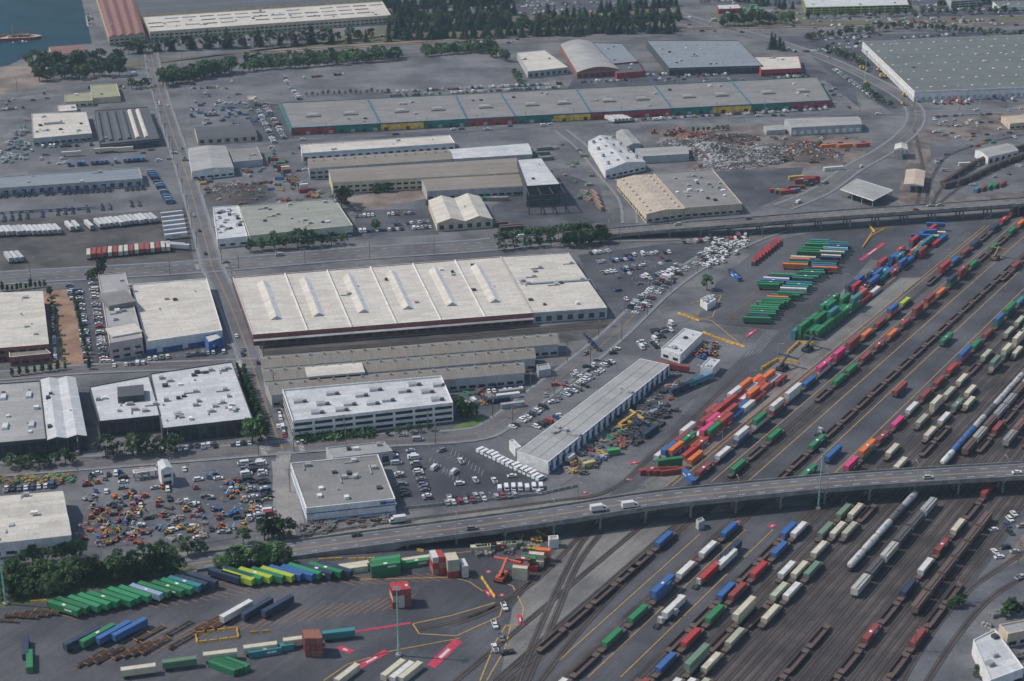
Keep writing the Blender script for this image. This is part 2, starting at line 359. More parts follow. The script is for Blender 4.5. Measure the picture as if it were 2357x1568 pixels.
ROADS+= [(B1,14,.012),(B2,14,.009)]
# ---------- buildings ----------
def feat(b,A,B,h,kind,m=None):
    dx,dy=B[0]-A[0],B[1]-A[1];L=math.hypot(dx,dy); 
    if L<3: return
    ux,uy=dx/L,dy/L; a=math.atan2(dy,dx)
    def panel(s,z0,w,hh,mm,t=.24): b.box(A[0]+ux*s,A[1]+uy*s,z0,w,t,hh,mm,a)
    if kind=='dock':
        n=max(1,int(L/6))
        for i in range(n): panel((i+.5)*L/n,1.1,3.2,3.0,m or m_wdark)
        panel(L/2,h-1.0,L*.99,.25,m_steel,.3)
    elif kind=='win':
        n=max(1,int(L/5)); k=max(1,int(h/3.6))
        for f in range(k):
            for i in range(n):
                panel((i+.5)*L/n,1.1+f*3.5,3.4,1.5,m or m_glass)
                if f==0 and i%5==2: panel((i+.5)*L/n+2.2,.05,1.0,2.3,m_wdark)
    elif kind=='ribbon':
        k=3
        for f in range(k):
            n=max(1,int(L/9))
            for i in range(n): panel((i+.5)*L/n,.9+f*(h/3),L/n-1.3,1.5,m_glass)
    elif kind=='glass':
        n=max(1,int(L/4))
        for i in range(n): panel((i+.5)*L/n,.6,3.3,h*.42,m_glass); panel((i+.5)*L/n,h*.53,3.3,h*.3,m_glass)
    elif kind=='band':
        panel(L/2,0,L*.995,h*.35,m or m_wblue)
        n=max(1,int(L/12))
        for i in range(n): panel((i+.5)*L/n,.1,3.2,3.2,m_wwhite,.34)
    elif kind=='stripe':
        panel(L/2,h*.62,L*.99,.45,m or m_wblue); panel(L/2,h*.12,L*.99,.4,m_wblue)
def bldg(name,px,h,roof,wall,F_=None,L_=None,R_=None,hv=4,sky=None,shape='flat',n=1,rh=1.2,par=.5,extra=None,fm=None,open_=False):
    W=[G(u,v,h) for u,v in px]; FOOT.append(((min(p[0] for p in W),min(p[1] for p in W),max(p[0] for p in W),max(p[1] for p in W)),W))
    cx=sum(p[0] for p in W)/4; cy=sum(p[1] for p in W)/4
    an=math.atan2(W[2][1]-W[3][1],W[2][0]-W[3][0]); c,s=math.cos(-an),math.sin(-an)
    Q=[((x-cx)*c-(y-cy)*s,(x-cx)*s+(y-cy)*c) for x,y in W]; FL,FR,NR,NL=Q
    b=MB()
    def Rf(a,t):
        x0=NL[0]+(NR[0]-NL[0])*a; y0=NL[1]+(NR[1]-NL[1])*a; x1=FL[0]+(FR[0]-FL[0])*a; y1=FL[1]+(FR[1]-FL[1])*a
        return (x0+(x1-x0)*t,y0+(y1-y0)*t)
    top=h+(par if shape=='flat' else 0)
    ring=[NL,NR,FR,FL]
    if not open_:
        for i in range(4):
            p,q=ring[i],ring[(i+1)%4]; b.poly([(*p,0),(*q,0),(*q,top),(*p,top)],wall)
    else:
        for a in [0.03,.35,.65,.97]:
            for t in (.04,.96): x,y=Rf(a,t); b.box(x,y,0,.5,.5,h,m_steel)
        b.poly([(*p,h-.5) for p in ring],m_dsteel)
        for i in range(4):
            p,q=ring[i],ring[(i+1)%4]; b.poly([(*p,h-.5),(*q,h-.5),(*q,top),(*p,top)],wall)
    width=math.hypot(NR[0]-NL[0],NR[1]-NL[1]); depth=math.hypot(FL[0]-NL[0],FL[1]-NL[1])
    if shape=='flat':
        e=.4/max(width,1);g=.4/max(depth,1)
        inn=[Rf(e,g),Rf(1-e,g),Rf(1-e,1-g),Rf(e,1-g)]
        b.poly([(*p,h) for p in inn],roof)
        for i in range(4):
            j=(i+1)%4
            b.poly([(*ring[i],top),(*ring[j],top),(*inn[j],top),(*inn[i],top)],wall if wall is not m_wbrick else m_wwhite)
            b.poly([(*inn[i],top),(*inn[j],top),(*inn[j],h),(*inn[i],h)],wall)
    elif shape=='x':
        for i in range(n):
            t0,t1=i/n,(i+1)/n;tm=(t0+t1)/2
            b.poly([(*Rf(-.004,t0),h),(*Rf(1.004,t0),h),(*Rf(1.004,tm),h+rh),(*Rf(-.004,tm),h+rh)],roof)
            b.poly([(*Rf(-.004,tm),h+rh),(*Rf(1.004,tm),h+rh),(*Rf(1.004,t1),h),(*Rf(-.004,t1),h)],roof)
            for a in (0,1): b.poly([(*Rf(a,t0),h),(*Rf(a,t1),h),(*Rf(a,tm),h+rh)],wall)
    elif shape=='y':
        for i in range(n):
            t0,t1=i/n,(i+1)/n;tm=(t0+t1)/2
            b.poly([(*Rf(t0,-.01),h),(*Rf(tm,-.01),h+rh),(*Rf(tm,1.01),h+rh),(*Rf(t0,1.01),h)],roof)
            b.poly([(*Rf(tm,-.01),h+rh),(*Rf(t1,-.01),h),(*Rf(t1,1.01),h),(*Rf(tm,1.01),h+rh)],roof)
            for a in (0,1): b.poly([(*Rf(t0,a),h),(*Rf(t1,a),h),(*Rf(tm,a),h+rh)],wall)
    elif shape=='barrel':
        k=12;pr=[]
        for i in range(k+1): pr.append((i/k,h+rh*math.sin(math.pi*i/k)**.9 if 0<i<k else h))
        for i in range(k): b.poly([(*Rf(pr[i][0],0),pr[i][1]),(*Rf(pr[i+1][0],0),pr[i+1][1]),(*Rf(pr[i+1][0],1),pr[i+1][1]),(*Rf(pr[i][0],1),pr[i][1])],roof)
        for a in (0,1): b.poly([(*Rf(t,a),z) for t,z in pr],wall)
    zr=h if shape=='flat' else h+rh*.5
    for i in range(hv):
        x,y=Rf(U_(.06,.94),U_(.1,.9)); q=R()
        if q<.5: b.box(x,y,zr-.1,U_(1.5,3),U_(1.5,2.6),U_(.9,1.6),random.choice([m_hvac,m_steel,m_dsteel,m_wwhite]))
        elif q<.8: b.cyl(x,y,zr-.1,.5,zr+.9,.5,m_hvac)
        else:
            b.box(x,y,zr+.1,U_(5,9),.6,.5,m_steel,random.choice([0,math.pi/2])); b.box(x+2,y+1.2,zr-.1,2.4,2.2,1.5,m_hvac)
    if sky:
        na,nb,w,d,hh,sm=sky
        for i in range(na):
            for j in range(nb):
                x,y=Rf((i+.5)/na,(j+.5)/nb); b.box(x,y,zr-(.2 if shape!='flat' else 0),w,d,hh+.2,sm,0,tx=.85,ty=.85)
    for (A,B),k in (((NL,NR),F_),((FL,NL),L_),((NR,FR),R_)):
        if k: feat(b,A,B,h,k,fm)
    if extra: extra(b,Rf,h)
    return b.obj(name,(cx,cy,0),an)
def solar(b,Rf,h):
    for t in (.3,.55,.8):
        for k in range(14):
            if R()<.8: b.box(*Rf((k+.5)/14,t),h+.05,15,2.6,.5,m_rblue if k%3 else m_wdark)
bldg('federal_building',[(330,40),(880,4),(900,36),(345,74)],9,m_rwhite,m_wcream,F_='win',L_='win',hv=20,extra=solar)
bldg('federal_building_rear',[(300,-40),(900,-70),(880,-4),(325,34)],11,m_rdark,m_wcream,hv=14,shape='x',n=5,rh=1.5)
bldg('brick_mill_building',[(205,-60),(295,-60),(333,76),(250,84)],10,m_rred,m_wcream,F_='win',L_='win',shape='y',n=4,rh=2,hv=3)
bldg('red_roof_shed',[(112,108),(190,103),(195,120),(120,126)],5,m_rred,m_wcream,F_='win',shape='x',rh=1.5,hv=0)
bldg('office_building',[(1845,-12),(2080,-16),(2092,12),(1855,18)],8,m_rwhite2,m_wlime,F_='ribbon',L_='ribbon',hv=10)
bldg('office_building',[(1600,-40),(1700,-40),(1710,-14),(1610,-12)],7,m_rlgrey,m_wgrey,F_='win')
bldg('office_building',[(2170,-20),(2230,-22),(2250,0),(2190,4)],8,m_rgreen,m_wgrey,F_='ribbon')
bldg('shop_building',[(2285,5),(2380,2),(2400,14),(2300,18)],6,m_rgreen,m_wwhite,F_='win')
bldg('shop_building',[(1650,12),(1700,10),(1706,20),(1654,22)],5,m_rwhite2,m_wred,F_='win',hv=2)
bldg('white_workshop',[(1190,122),(1252,116),(1308,156),(1215,166)],6,m_rwhite,m_wgrey,F_='dock',hv=3)
bldg('arched_hangar',[(1290,103),(1362,97),(1425,160),(1328,167)],6,m_rlgrey,m_wbrick,shape='barrel',rh=4,hv=0,F_='dock')
bldg('grey_workshop',[(1364,99),(1432,101),(1470,142),(1410,148)],6,m_rblue,m_wdark,hv=4,F_='win')
bldg('blue_roof_warehouse',[(1488,94),(1700,94),(1755,152),(1540,158)],7,m_rblue,m_wdark,F_='dock',hv=14,sky=(9,3,2,2,.5,m_hvac))
bldg('blue_roof_annex',[(1405,150),(1470,146),(1480,165),(1420,170)],5,m_rdark,m_wred,hv=2)
bldg('cream_roof_shop',[(1735,132),(1838,130),(1845,158),(1752,162)],6,m_rwhite,m_wred,F_='win',hv=4)
bldg('distribution_warehouse',[(1985,97),(2460,76),(2640,190),(2105,212)],9,m_rgreen,m_wwhite,F_='dock',L_='dock',R_='dock',hv=10,sky=(17,7,2.0,2.0,.4,m_sky),fm=m_wgrey)
fx=[670,876,1075,1187,1360,1548,1730,1912]; bx=[645,845,1047,1150,1325,1505,1682,1880]
cols=[(m_wred,m_wgreen),(m_wyel,m_wgreen),(m_wred,m_wred),(m_wgreen,m_wyel),(m_wred,m_wred),(m_wgreen,m_wyel),(m_wgreen,m_wred)]
for i in range(7):
    q=[(bx[i],238-(bx[i]-645)*.0486),(bx[i+1],238-(bx[i+1]-645)*.0486),(fx[i+1],297-(fx[i+1]-670)*.0515),(fx[i],297-(fx[i]-670)*.0515)]
    c0,c1=cols[i]
    def ex(b,Rf,h,c0=c0,c1=c1,i=i):
        A=Rf(0,0);B=Rf(1,0);Lh=math.hypot(B[0]-A[0],B[1]-A[1])
        for a,m in ((.25,c0),(.75,c1)):
            x,y=Rf(a,0); b.box(x,y-.05,.2,Lh*.49,.3,h-.4,m)
        for k in range(int(Lh/9)): x,y=Rf((k+.5)/int(Lh/9),0); b.box(x,y-.15,.2,3.4,.3,2.6,m_wgrey if k%2 else m_wdark)
        for a in ((.3,.72) if i!=2 else (.5,)):
            x,y=Rf(a,.45); b.box(x,y,h,12,11,1.2,m_rgrey,0,mt=m_rgrey); b.box(x,y,h+1.2,8,6,.5,m_rlgrey)
        p=Rf(0.004,0);q2=Rf(.004,1); b.beam((*p,h+.75),(*q2,h+.75),.5,m_wblue)
        b.beam((*Rf(0,0),h+.8),(*Rf(1,0),h+.8),.45,m_wblue)
    bldg('coloured_warehouse',q,5.5,m_rgrey,m_wgreen,hv=4,extra=ex,par=.5)
bldg('olive_roof_shop',[(208,196),(268,193),(277,222),(214,227)],5,m_rolive,m_wcream,hv=1)
bldg('olive_roof_shop',[(148,219),(208,212),(214,232),(150,236)],5,m_rolive,m_wcream,hv=1,F_='win')
bldg('small_workshop',[(132,243),(174,240),(178,255),(134,258)],4,m_rwhite,m_wgrey,hv=1)
bldg('white_roof_factory',[(72,262),(198,258),(212,308),(76,320)],6,m_rwhite,m_wgrey,F_='win',hv=10,extra=lambda b,Rf,h:b.box(*Rf(.35,.6),h,14,14,2,m_rwhite))
def saw(b,Rf,h):
    for k,a in enumerate((.1,.25,.4,.55,.7,.85)):
        p=Rf(a-.05,.5);d=abs(Rf(a,0)[1]-Rf(a,1)[1]); b.box(p[0],p[1],h,4.2,d*.85,1.6,m_rdark if k<4 else m_rwhite,math.atan2(Rf(a,1)[1]-Rf(a,0)[1],Rf(a,1)[0]-Rf(a,0)[0])-math.pi/2,tx=.4)
bldg('sawtooth_factory',[(217,256),(340,247),(368,320),(230,334)],6,m_rdark,m_wdark,F_='dock',hv=2,extra=saw)
bldg('long_truck_terminal',[(-60,412),(320,387),(328,412),(-60,438)],6,m_rblue,m_wgrey,F_='dock',L_='dock',hv=5)
bldg('dark_blue_shed',[(447,292),(580,287),(592,312),(455,320)],5,m_rdark,m_wtan,F_='dock',shape='x',rh=2,hv=0)
bldg('white_workshop',[(433,342),(520,336),(538,385),(441,395)],7,m_rlgrey,m_wwhite,F_='win',shape='y',rh=1.5,hv=0)
bldg('small_warehouse',[(526,342),(592,338),(605,368),(538,374)],5,m_rgrey,m_wgrey,hv=2)
bldg('long_white_warehouse',[(692,334),(1035,312),(1047,330),(695,354)],7,m_rwhite,m_wwhite,hv=6,F_='dock')
bldg('mill_building',[(708,366),(1030,344),(1042,366),(712,388)],9,m_rbrown,m_wgrey,shape='x',rh=2,hv=0,F_='win',sky=(14,1,1,1,2.2,m_steel))
bldg('white_mill_building',[(1032,344),(1215,330),(1225,355),(1044,366)],9,m_rwhite2,m_wgrey,shape='x',rh=1.5,hv=0)
bldg('brown_mill_building',[(756,390),(1188,364),(1210,396),(765,420)],9,m_rbrown,m_wcream,shape='x',rh=2.4,hv=0,F_='win')
bldg('brown_mill_building',[(966,408),(1196,396),(1212,428),(983,440)],7,m_rbrown,m_wgrey,shape='x',rh=1.8,hv=0,F_='win')
def frame(b,Rf,h):
    for a in (0,.33,.66,1):
        b.beam((*Rf(a,-.25),0),(*Rf(a,-.25),h-1),.6,m_dsteel); b.beam((*Rf(a,-.25),h-1.2),(*Rf(a,0),h-1.2),.6,m_dsteel)
    for z in (5,10,h-1.5): b.beam((*Rf(0,-.25),z),(*Rf(1,-.25),z),.5,m_dsteel)
bldg('tall_crane_shed',[(1190,368),(1246,364),(1290,425),(1212,430)],15,m_rwhite2,m_wdark,hv=2,extra=frame)
bldg('faceted_white_building',[(986,462),(1105,452),(1134,504),(1006,514)],6,m_rwhite,m_wcream,shape='y',n=2,rh=3,hv=2,F_='dock')
bldg('green_trim_warehouse',[(550,476),(770,458),(812,520),(574,544)],7,m_rpale,m_wpale,F_='win',L_='win',hv=16)
bldg('white_shop_annex',[(490,478),(548,474),(570,545),(500,552)],6,m_rwhite2,m_wwhite,hv=26,F_='win')
bldg('white_gable_warehouse',[(1354,326),(1408,314),(1486,372),(1394,392)],7,m_rwhite2,m_wwhite,shape='y',rh=3,hv=0,F_='win',sky=(4,4,2,2,2.0,m_steel))
bldg('grey_shed',[(1418,304),(1445,298),(1475,330),(1440,338)],5,m_rlgrey,m_wgrey,shape='y',rh=1.5,hv=0)
bldg('grey_shed',[(1462,342),(1580,336),(1586,354),(1480,360)],6,m_rlgrey,m_wgrey,hv=0,shape='x',rh=1.2)
bldg('tan_roof_warehouse',[(1420,414),(1502,402),(1574,480),(1488,492)],7,m_rtan,m_wcream,F_='win',L_='win',shape='y',rh=1.4,hv=0,sky=(4,9,1.4,2.4,.7,m_rwhite))
bldg('grey_roof_warehouse',[(1504,400),(1640,391),(1708,470),(1576,480)],7,m_rgrey,m_wtan,F_='win',hv=26)
bldg('metal_warehouse',[(1806,274),(1974,268),(1984,286),(1822,294)],7,m_rlgrey,m_wgrey,shape='x',rh=2,hv=0,F_='dock',fm=m_wwhite)
bldg('small_shed',[(1758,290),(1800,287),(1808,298),(1764,301)],4,m_rlgrey,m_wgrey,shape='x',rh=1,hv=0)
bldg('truck_canopy',[(1972,412),(2056,438),(2010,462),(1934,436)],6,m_rlgrey,m_wwhite,open_=True,hv=0,par=.2)
bldg('truck_canopy',[(2086,390),(2130,393),(2126,428),(2080,424)],6,m_rtan,m_wwhite,open_=True,hv=0,par=.2,shape='y',rh=1)
bldg('gate_portal',[(2060,332),(2088,332),(2090,344),(2058,344)],8,m_rwhite,m_wwhite,open_=True,hv=0,shape='y',rh=1.5)
bldg('white_rail_shed',[(2245,345),(2318,330),(2345,346),(2275,362)],6,m_rlgrey,m_wwhite,shape='x',rh=1.5,hv=0,F_='dock')
bldg('tan_office',[(2305,268),(2380,262),(2390,280),(2325,286)],5,m_rtan,m_wtan,F_='win',hv=2)
bldg('brick_warehouse',[(-70,676),(98,670),(112,792),(-60,806)],8,m_rwhite,m_wbrick,F_='win',R_='win',hv=8,shape='x',n=2,rh=1.5)
bldg('brick_warehouse_wing',[(20,806),(100,800),(118,815),(22,824)],5,m_rrust,m_wbrick,F_='win',hv=0)
bldg('concrete_office_building',[(226,634),(288,628),(328,778),(252,792)],10,m_rlgrey,m_wpink,F_='win',L_='win',hv=14,extra=lambda b,Rf,h:[b.box(*Rf(.5,.55),h,16,22,3,m_rgrey),b.box(*Rf(.5,.13),h+.1,17,14,.8,m_rwhite)])
bldg('white_roof_depot',[(302,656),(476,642),(512,762),(336,788)],7,m_rwhite,m_wwhite,F_='band',hv=4,fm=m_wblue)
bldg('depot_entry',[(470,775),(498,768),(512,778),(480,790)],6,m_rwhite,m_wblue,hv=0,F_='win')
def bigroof(b,Rf,h):
    for a in (.115,.265,.425,.585,.745,.905):
        p=Rf(a-.01,.22);q=Rf(a-.01,.86);ang=math.atan2(q[1]-p[1],q[0]-p[0]);L=math.hypot(q[0]-p[0],q[1]-p[1])
        nx,ny=-math.sin(ang),math.cos(ang);w=4.4
        def P(t,s,z): return (p[0]+(q[0]-p[0])*t+nx*s,p[1]+(q[1]-p[1])*t+ny*s,z)
        b.poly([P(0,w,h),P(1,w,h),P(1,.8,h+2.2),P(0,.8,h+2.2)],m_rwhite)
        b.poly([P(0,.8,h+2.2),P(1,.8,h+2.2),P(1,-w*.6,h),P(0,-w*.6,h)],m_wwhite)
        for t in (0,1): b.poly([P(t,w,h),P(t,.8,h+2.2),P(t,-w*.6,h)],m_wgrey)
    for a in (.19,.345,.505,.665,.825):
        b.beam((*Rf(a,0),h+.35),(*Rf(a,1),h+.35),.7,m_wwhite); b.beam((*Rf(a+.004,0),h+.05),(*Rf(a+.004,1),h+.05),.4,m_rbrown)
    x,y=Rf(.5,-.015); Lh=math.hypot(Rf(1,0)[0]-Rf(0,0)[0],Rf(1,0)[1]-Rf(0,0)[1])
    b.box(x,y-1.2,4.2,Lh,3.0,.3,m_steel)
    for k in range(26): x,y=Rf((k+.5)/26,0); b.box(x,y-.1,1,4,.4,2.8,m_wdark)
bldg('skylight_warehouse',[(535,640),(1152,592),(1226,722),(582,772)],6.5,m_rwhite,m_wbrick,hv=12,extra=bigroof,L_='dock')
bldg('skylight_warehouse_annex',[(1153,592),(1309,583),(1398,710),(1227,722)],6.2,m_rwhite,m_wgrey,hv=12,F_='dock',extra=lambda b,Rf,h:b.box(*Rf(.6,.48),h,38,2.2,.7,m_rblue))
bldg('long_metal_shed',[(600,822),(1276,768),(1285,792),(606,848)],7,m_rrust,m_wgrey,shape='x',rh=2.2,hv=0,F_='win',sky=(22,1,1,1,2.3,m_steel))
bldg('long_metal_shed',[(605,850),(1226,801),(1232,825),(610,878)],7,m_rrust,m_wgrey,shape='x',rh=2.2,hv=0,F_='win',sky=(20,1,1,1,2.3,m_steel))
bldg('long_metal_shed',[(610,880),(1203,834),(1207,858),(625,910)],7,m_rrust,m_wgrey,shape='x',rh=2.2,hv=0,F_='win',sky=(18,1,1,1,2.3,m_steel),extra=lambda b,Rf,h:b.box(*Rf(.27,1.2),h+1.7,30,13,1,m_rwhite))
bldg('small_metal_shed',[(1235,842),(1262,838),(1268,850),(1240,855)],4,m_rlgrey,m_wgrey,hv=0)
bldg('white_office_building',[(650,900),(1016,868),(1043,930),(674,972)],9.5,m_rwhite2,m_wwhite,F_='ribbon',L_='ribbon',R_='ribbon',hv=0,par=.9,
  extra=lambda b,Rf,h:[(b.box(*Rf(a,t),h,4.5,3.2,1.3,m_rwhite2,mt=m_hvac),b.box(Rf(a,t)[0]+3.4,Rf(a,t)[1]-1,h,1.8,1.8,1.2,m_rdark)) for a,t in ((.07,.6),(.2,.45),(.28,.75),(.36,.35),(.45,.6),(.55,.75),(.6,.35),(.72,.6),(.8,.8),(.86,.5),(.95,.7),(.15,.2),(.3,.2),(.5,.3),(.9,.2))])
bldg('white_roof_workshop',[(205,892),(343,866),(370,958),(228,972)],8,m_rwhite2,m_wdark,F_='glass',L_='glass',hv=12,extra=lambda b,Rf,h:[b.box(*Rf(.62,.55),h,13,13,3.5,m_wdark,mt=m_rdark)])
bldg('white_roof_workshop',[(345,862),(534,834),(582,965),(373,988)],8,m_rwhite2,m_wdark,F_='glass',R_='glass',hv=34)
bldg('grey_roof_workshop',[(-80,890),(92,878),(107,1012),(-80,1028)],8,m_rlgrey,m_wdark,F_='glass',hv=12,sky=(3,2,3,7,1,m_rwhite2))
bldg('grey_roof_workshop',[(93,876),(174,870),(200,1002),(108,1012)],8,m_rwhite2,m_wdark,F_='glass',R_='glass',hv=4,shape='y',n=2,rh=1.2)
bldg('depot_building',[(668,1068),(870,1048),(910,1150),(705,1172)],7,m_rgrey,m_wwhite,F_='stripe',L_='stripe',hv=14,extra=lambda b,Rf,h:[b.box(Rf(.86,0)[0],Rf(.86,0)[1]-.3,h-1.6,2.4,.3,1.4,m_wblue),b.box(Rf(.93,0)[0],Rf(.93,0)[1]-.3,h-1.3,4.6,.3,.7,m_wblue)])
bldg('depot_annex',[(750,1032),(884,1018),(904,1040),(766,1056)],6,m_rlgrey,m_wgrey,F_='dock',hv=3)
bldg('white_gable_hall',[(-70,1148),(144,1130),(164,1232),(-60,1256)],7,m_rwhite,m_wwhite,F_='win',R_='win',shape='x',n=2,rh=2.2,hv=5)
bldg('white_silo_house',[(362,1063),(386,1058),(397,1076),(370,1082)],9,m_rwhite2,m_wwhite,shape='y',rh=1,hv=0,F_='win')
bldg('long_canopy_shed',[(305,1082),(358,1076),(362,1082),(308,1090)],4,m_rlgrey,m_wwhite,open_=True,hv=0,par=.1)
def cross(b,Rf,h):
    for k in range(22):
        x,y=Rf(1,(k+.5)/22); b.box(x,y,0,.9,.9,h+.1,m_wblue)
    for a in (.33,.66): b.beam((*Rf(a,0),h+.03),(*Rf(a,1),h+.03),.16,m_rblue)
bldg('freight_dock_building',[(1474,826),(1541,840),(1262,1064),(1190,1040)],6.5,m_rlgrey,m_wwhite,L_='dock',R_='dock',hv=6,extra=cross,par=.15)
bldg('dock_office',[(1172,1016),(1182,1013),(1200,1030),(1186,1034)],4.5,m_rwhite2,m_wwhite,hv=0)
bldg('small_white_office',[(1575,757),(1618,768),(1566,818),(1522,804)],5,m_rwhite2,m_wwhite,F_='win',hv=4)
bldg('small_white_office',[(1632,825),(1658,830),(1640,850),(1612,846)],5,m_rwhite2,m_wwhite,hv=2)
bldg('small_white_office',[(1612,690),(1630,680),(1648,690),(1628,702)],4,m_rwhite2,m_wwhite,hv=3)
bldg('yard_building',[(2240,1475),(2290,1450),(2357,1540),(2280,1568)],6,m_rwhite2,m_wwhite,hv=3,F_='win')
bldg('yard_building',[(2300,1440),(2380,1425),(2400,1445),(2320,1462)],6,m_rlgrey,m_wtan,hv=2,F_='win')
bldg('gate_office',[(1262,1236),(1284,1234),(1286,1243),(1264,1245)],4,m_rtan,m_wwhite,hv=1)
bldg('relay_hut',[(1602,1198),(1616,1192),(1622,1200),(1608,1206)],3.5,m_rlgrey,m_wgrey,hv=0)
bldg('canopy_shed',[(570,222),(584,222),(585,230),(571,231)],7,m_rtan,m_wtan,hv=0)
# ---------- vehicle meshes ----------
def car_mesh(kind):
    b=MB()
    if kind=='car':
        b.box(0,0,.3,4.5,1.8,.45,m_paint,tx=1.0,ty=1); b.box(0,0,.75,4.4,1.76,.2,m_paint,tx=.95,ty=.94)
        b.box(-.2,0,.95,2.7,1.6,.45,m_glass,mt=m_paint,tx=.62,ty=.86); b.box(-.25,0,1.401,1.6,1.36,.03,m_paint)
        b.box(2.22,0,.55,.06,1.3,.15,m_mark); b.box(-2.22,.6,.6,.06,.3,.15,m_redp); ws=(1.4,-1.4);r=.33;hw=.8
    if kind=='suv':
        b.box(0,0,.35,4.7,1.9,.6,m_paint); b.box(.1,0,.95,4.5,1.84,.15,m_paint,tx=.97,ty=.95)
        b.box(-.5,0,1.1,3.3,1.74,.55,m_glass,tx=.8,ty=.86); b.box(-.5,0,1.65,2.7,1.5,.08,m_paint); b.box(2.33,0,.65,.06,1.4,.18,m_mark); ws=(1.5,-1.5);r=.38;hw=.85
    if kind=='van':
        b.box(0,0,.35,5.4,2.0,.85,m_paint); b.box(-.5,0,1.2,4.4,1.96,.95,m_paint,tx=.9,ty=.9,sh=-.1)
        b.box(1.85,0,1.15,.9,1.7,.55,m_glass,tx=.5,ty=.9,sh=-.3); b.box(-.4,0,1.35,3.2,1.99,.4,m_glass,ty=.93); ws=(1.7,-1.7);r=.38;hw=.9
    if kind=='pickup':
        b.box(0,0,.45,5.5,1.95,.55,m_paint); b.box(.5,0,1.0,2.2,1.8,.6,m_glass,mt=m_paint,tx=.7,ty=.86); b.box(.5,0,1.6,1.5,1.5,.04,m_paint)
        b.box(-1.75,0,1.001,1.8,1.6,.02,m_dsteel);b.box(-1.75,.92,1.0,1.9,.1,.22,m_paint);b.box(-1.75,-.92,1.0,1.9,.1,.22,m_paint);b.box(-2.7,0,1.0,.1,1.9,.22,m_paint); b.box(1.9,0,1.0,1.4,1.8,.12,m_paint,tx=.9); ws=(1.8,-1.8);r=.42;hw=.88
    for x in ws:
        for y in (-hw,hw): b.wheel(x,y,r,.25,m_tire)
    return b.mesh(kind+'_mesh')
CARS={k:car_mesh(k) for k in ('car','suv','van','pickup')}
def cbox(b,L,z0,h=2.7,mat=None,mark=False):
    mat=mat or m_cont
    b.box(0,0,z0,L,2.36,h,mat)
    n=int(L/1.1)
    for i in range(n+1):
        x=-L/2+.1+i*(L-.2)/n
        for y in (-1.2,1.2): b.box(x,y,z0+.1,.35,.1,h-.2,mat)
        b.box(x,0,z0+h,.35,2.2,.05,mat)
    for x in (-L/2+.1,L/2-.1):
        for y in (-1.17,1.17): b.box(x,y,z0-.02,.26,.26,h+.09,mat)
    for y in (-.7,-.25,.25,.7): b.box(-L/2-.03,y,z0+.15,.06,.06,h-.3,m_steel)
    if mark:
        b.box(0,0,z0+h+.05,1.5,1.0,.03,m_mark)
        for y in (-1.27,1.27): b.box(L*.2,y,z0+h*.45,min(3.6,L*.3),.03,.8,m_mark)
def cont_mesh(L,mark):
    b=MB(); cbox(b,L,0,mark=mark); return b.mesh('shipping_container_mesh')
CONT={(L,k):cont_mesh(L,k) for L in (6.1,12.2,16.1) for k in (False,True)}
def chassis(b,L):
    b.box(0,0,.95,L,.5,.25,m_dsteel); b.box(0,.5,1.0,L,.15,.2,m_dsteel); b.box(0,-.5,1.0,L,.15,.2,m_dsteel)
    for x in (-L/2+1.2,-L/2+2.5):
        for y in (-1,1): b.wheel(x,y,.5,.5,m_tire)
    for y in (-.8,.8): b.box(L/2-2.6,y,0,.15,.15,1,m_dsteel)
def trailer_mesh(L,mark):
    b=MB(); chassis(b,L); cbox(b,L,1.2,mark=mark); return b.mesh('container_trailer_mesh')
TRL={k:trailer_mesh(15.5,k) for k in (False,True)}; TR12=trailer_mesh(12.4,False)
b=MB(); chassis(b,14); [b.box(x,0,1.15,.3,2.3,.25,m_rust) for x in (-6.7,0,6.7)]; b.box(0,0,1.0,13.5,1.1,.2,m_rust); EMPTYCH=b.mesh('empty_chassis_mesh')
def semi_box():
    b=MB(); chassis(b,15); b.box(0,0,1.2,15,2.5,2.75,m_paint); b.box(-7.53,0,1.3,.06,2.2,2.5,m_steel); b.box(7.52,0,1.5,.06,2.2,2.2,m_steel)
    for i in range(9): b.box(-6.8+i*1.7,0,3.95,.08,2.5,.03,m_steel)
    return b.mesh('semi_trailer_mesh')
SEMI=semi_box()
def tractor():
    b=MB(); b.box(-1,0,.7,5.6,.9,.3,m_dsteel); b.box(1.0,0,.8,2.0,2.3,2.2,m_paint,tx=.9,ty=.9); b.box(2.7,0,.8,1.6,1.9,1.0,m_paint,tx=.9,ty=.8)
    b.box(1.75,0,1.95,.7,2.0,.8,m_glass,tx=.6,ty=.9); b.box(.4,0,3.0,1,1.9,.5,m_paint,tx=.6)
    for x in (2.7,-1.6,-3): 
        for y in (-1,1): b.wheel(x,y,.5,.4,m_tire)
    for y in (-.95,.95): b.cyl(-.2,y,1,.1,3.5,.1,m_steel,6)
    return b.mesh('truck_tractor_mesh')
TRACT=tractor()
def boxtruck():
    b=MB(); b.box(-1.2,0,.9,5.4,2.4,2.4,m_paint); b.box(2.5,0,.6,1.9,2.2,1.1,m_paint); b.box(2.2,0,1.7,1.4,2.1,.7,m_glass,mt=m_paint,tx=.75,ty=.9)
    b.box(-.5,0,.6,6.5,.9,.3,m_dsteel)
    for x in (2.4,-2.6):
        for y in (-1,1): b.wheel(x,y,.45,.35,m_tire)
    return b.mesh('box_truck_mesh')
BTRK=boxtruck()
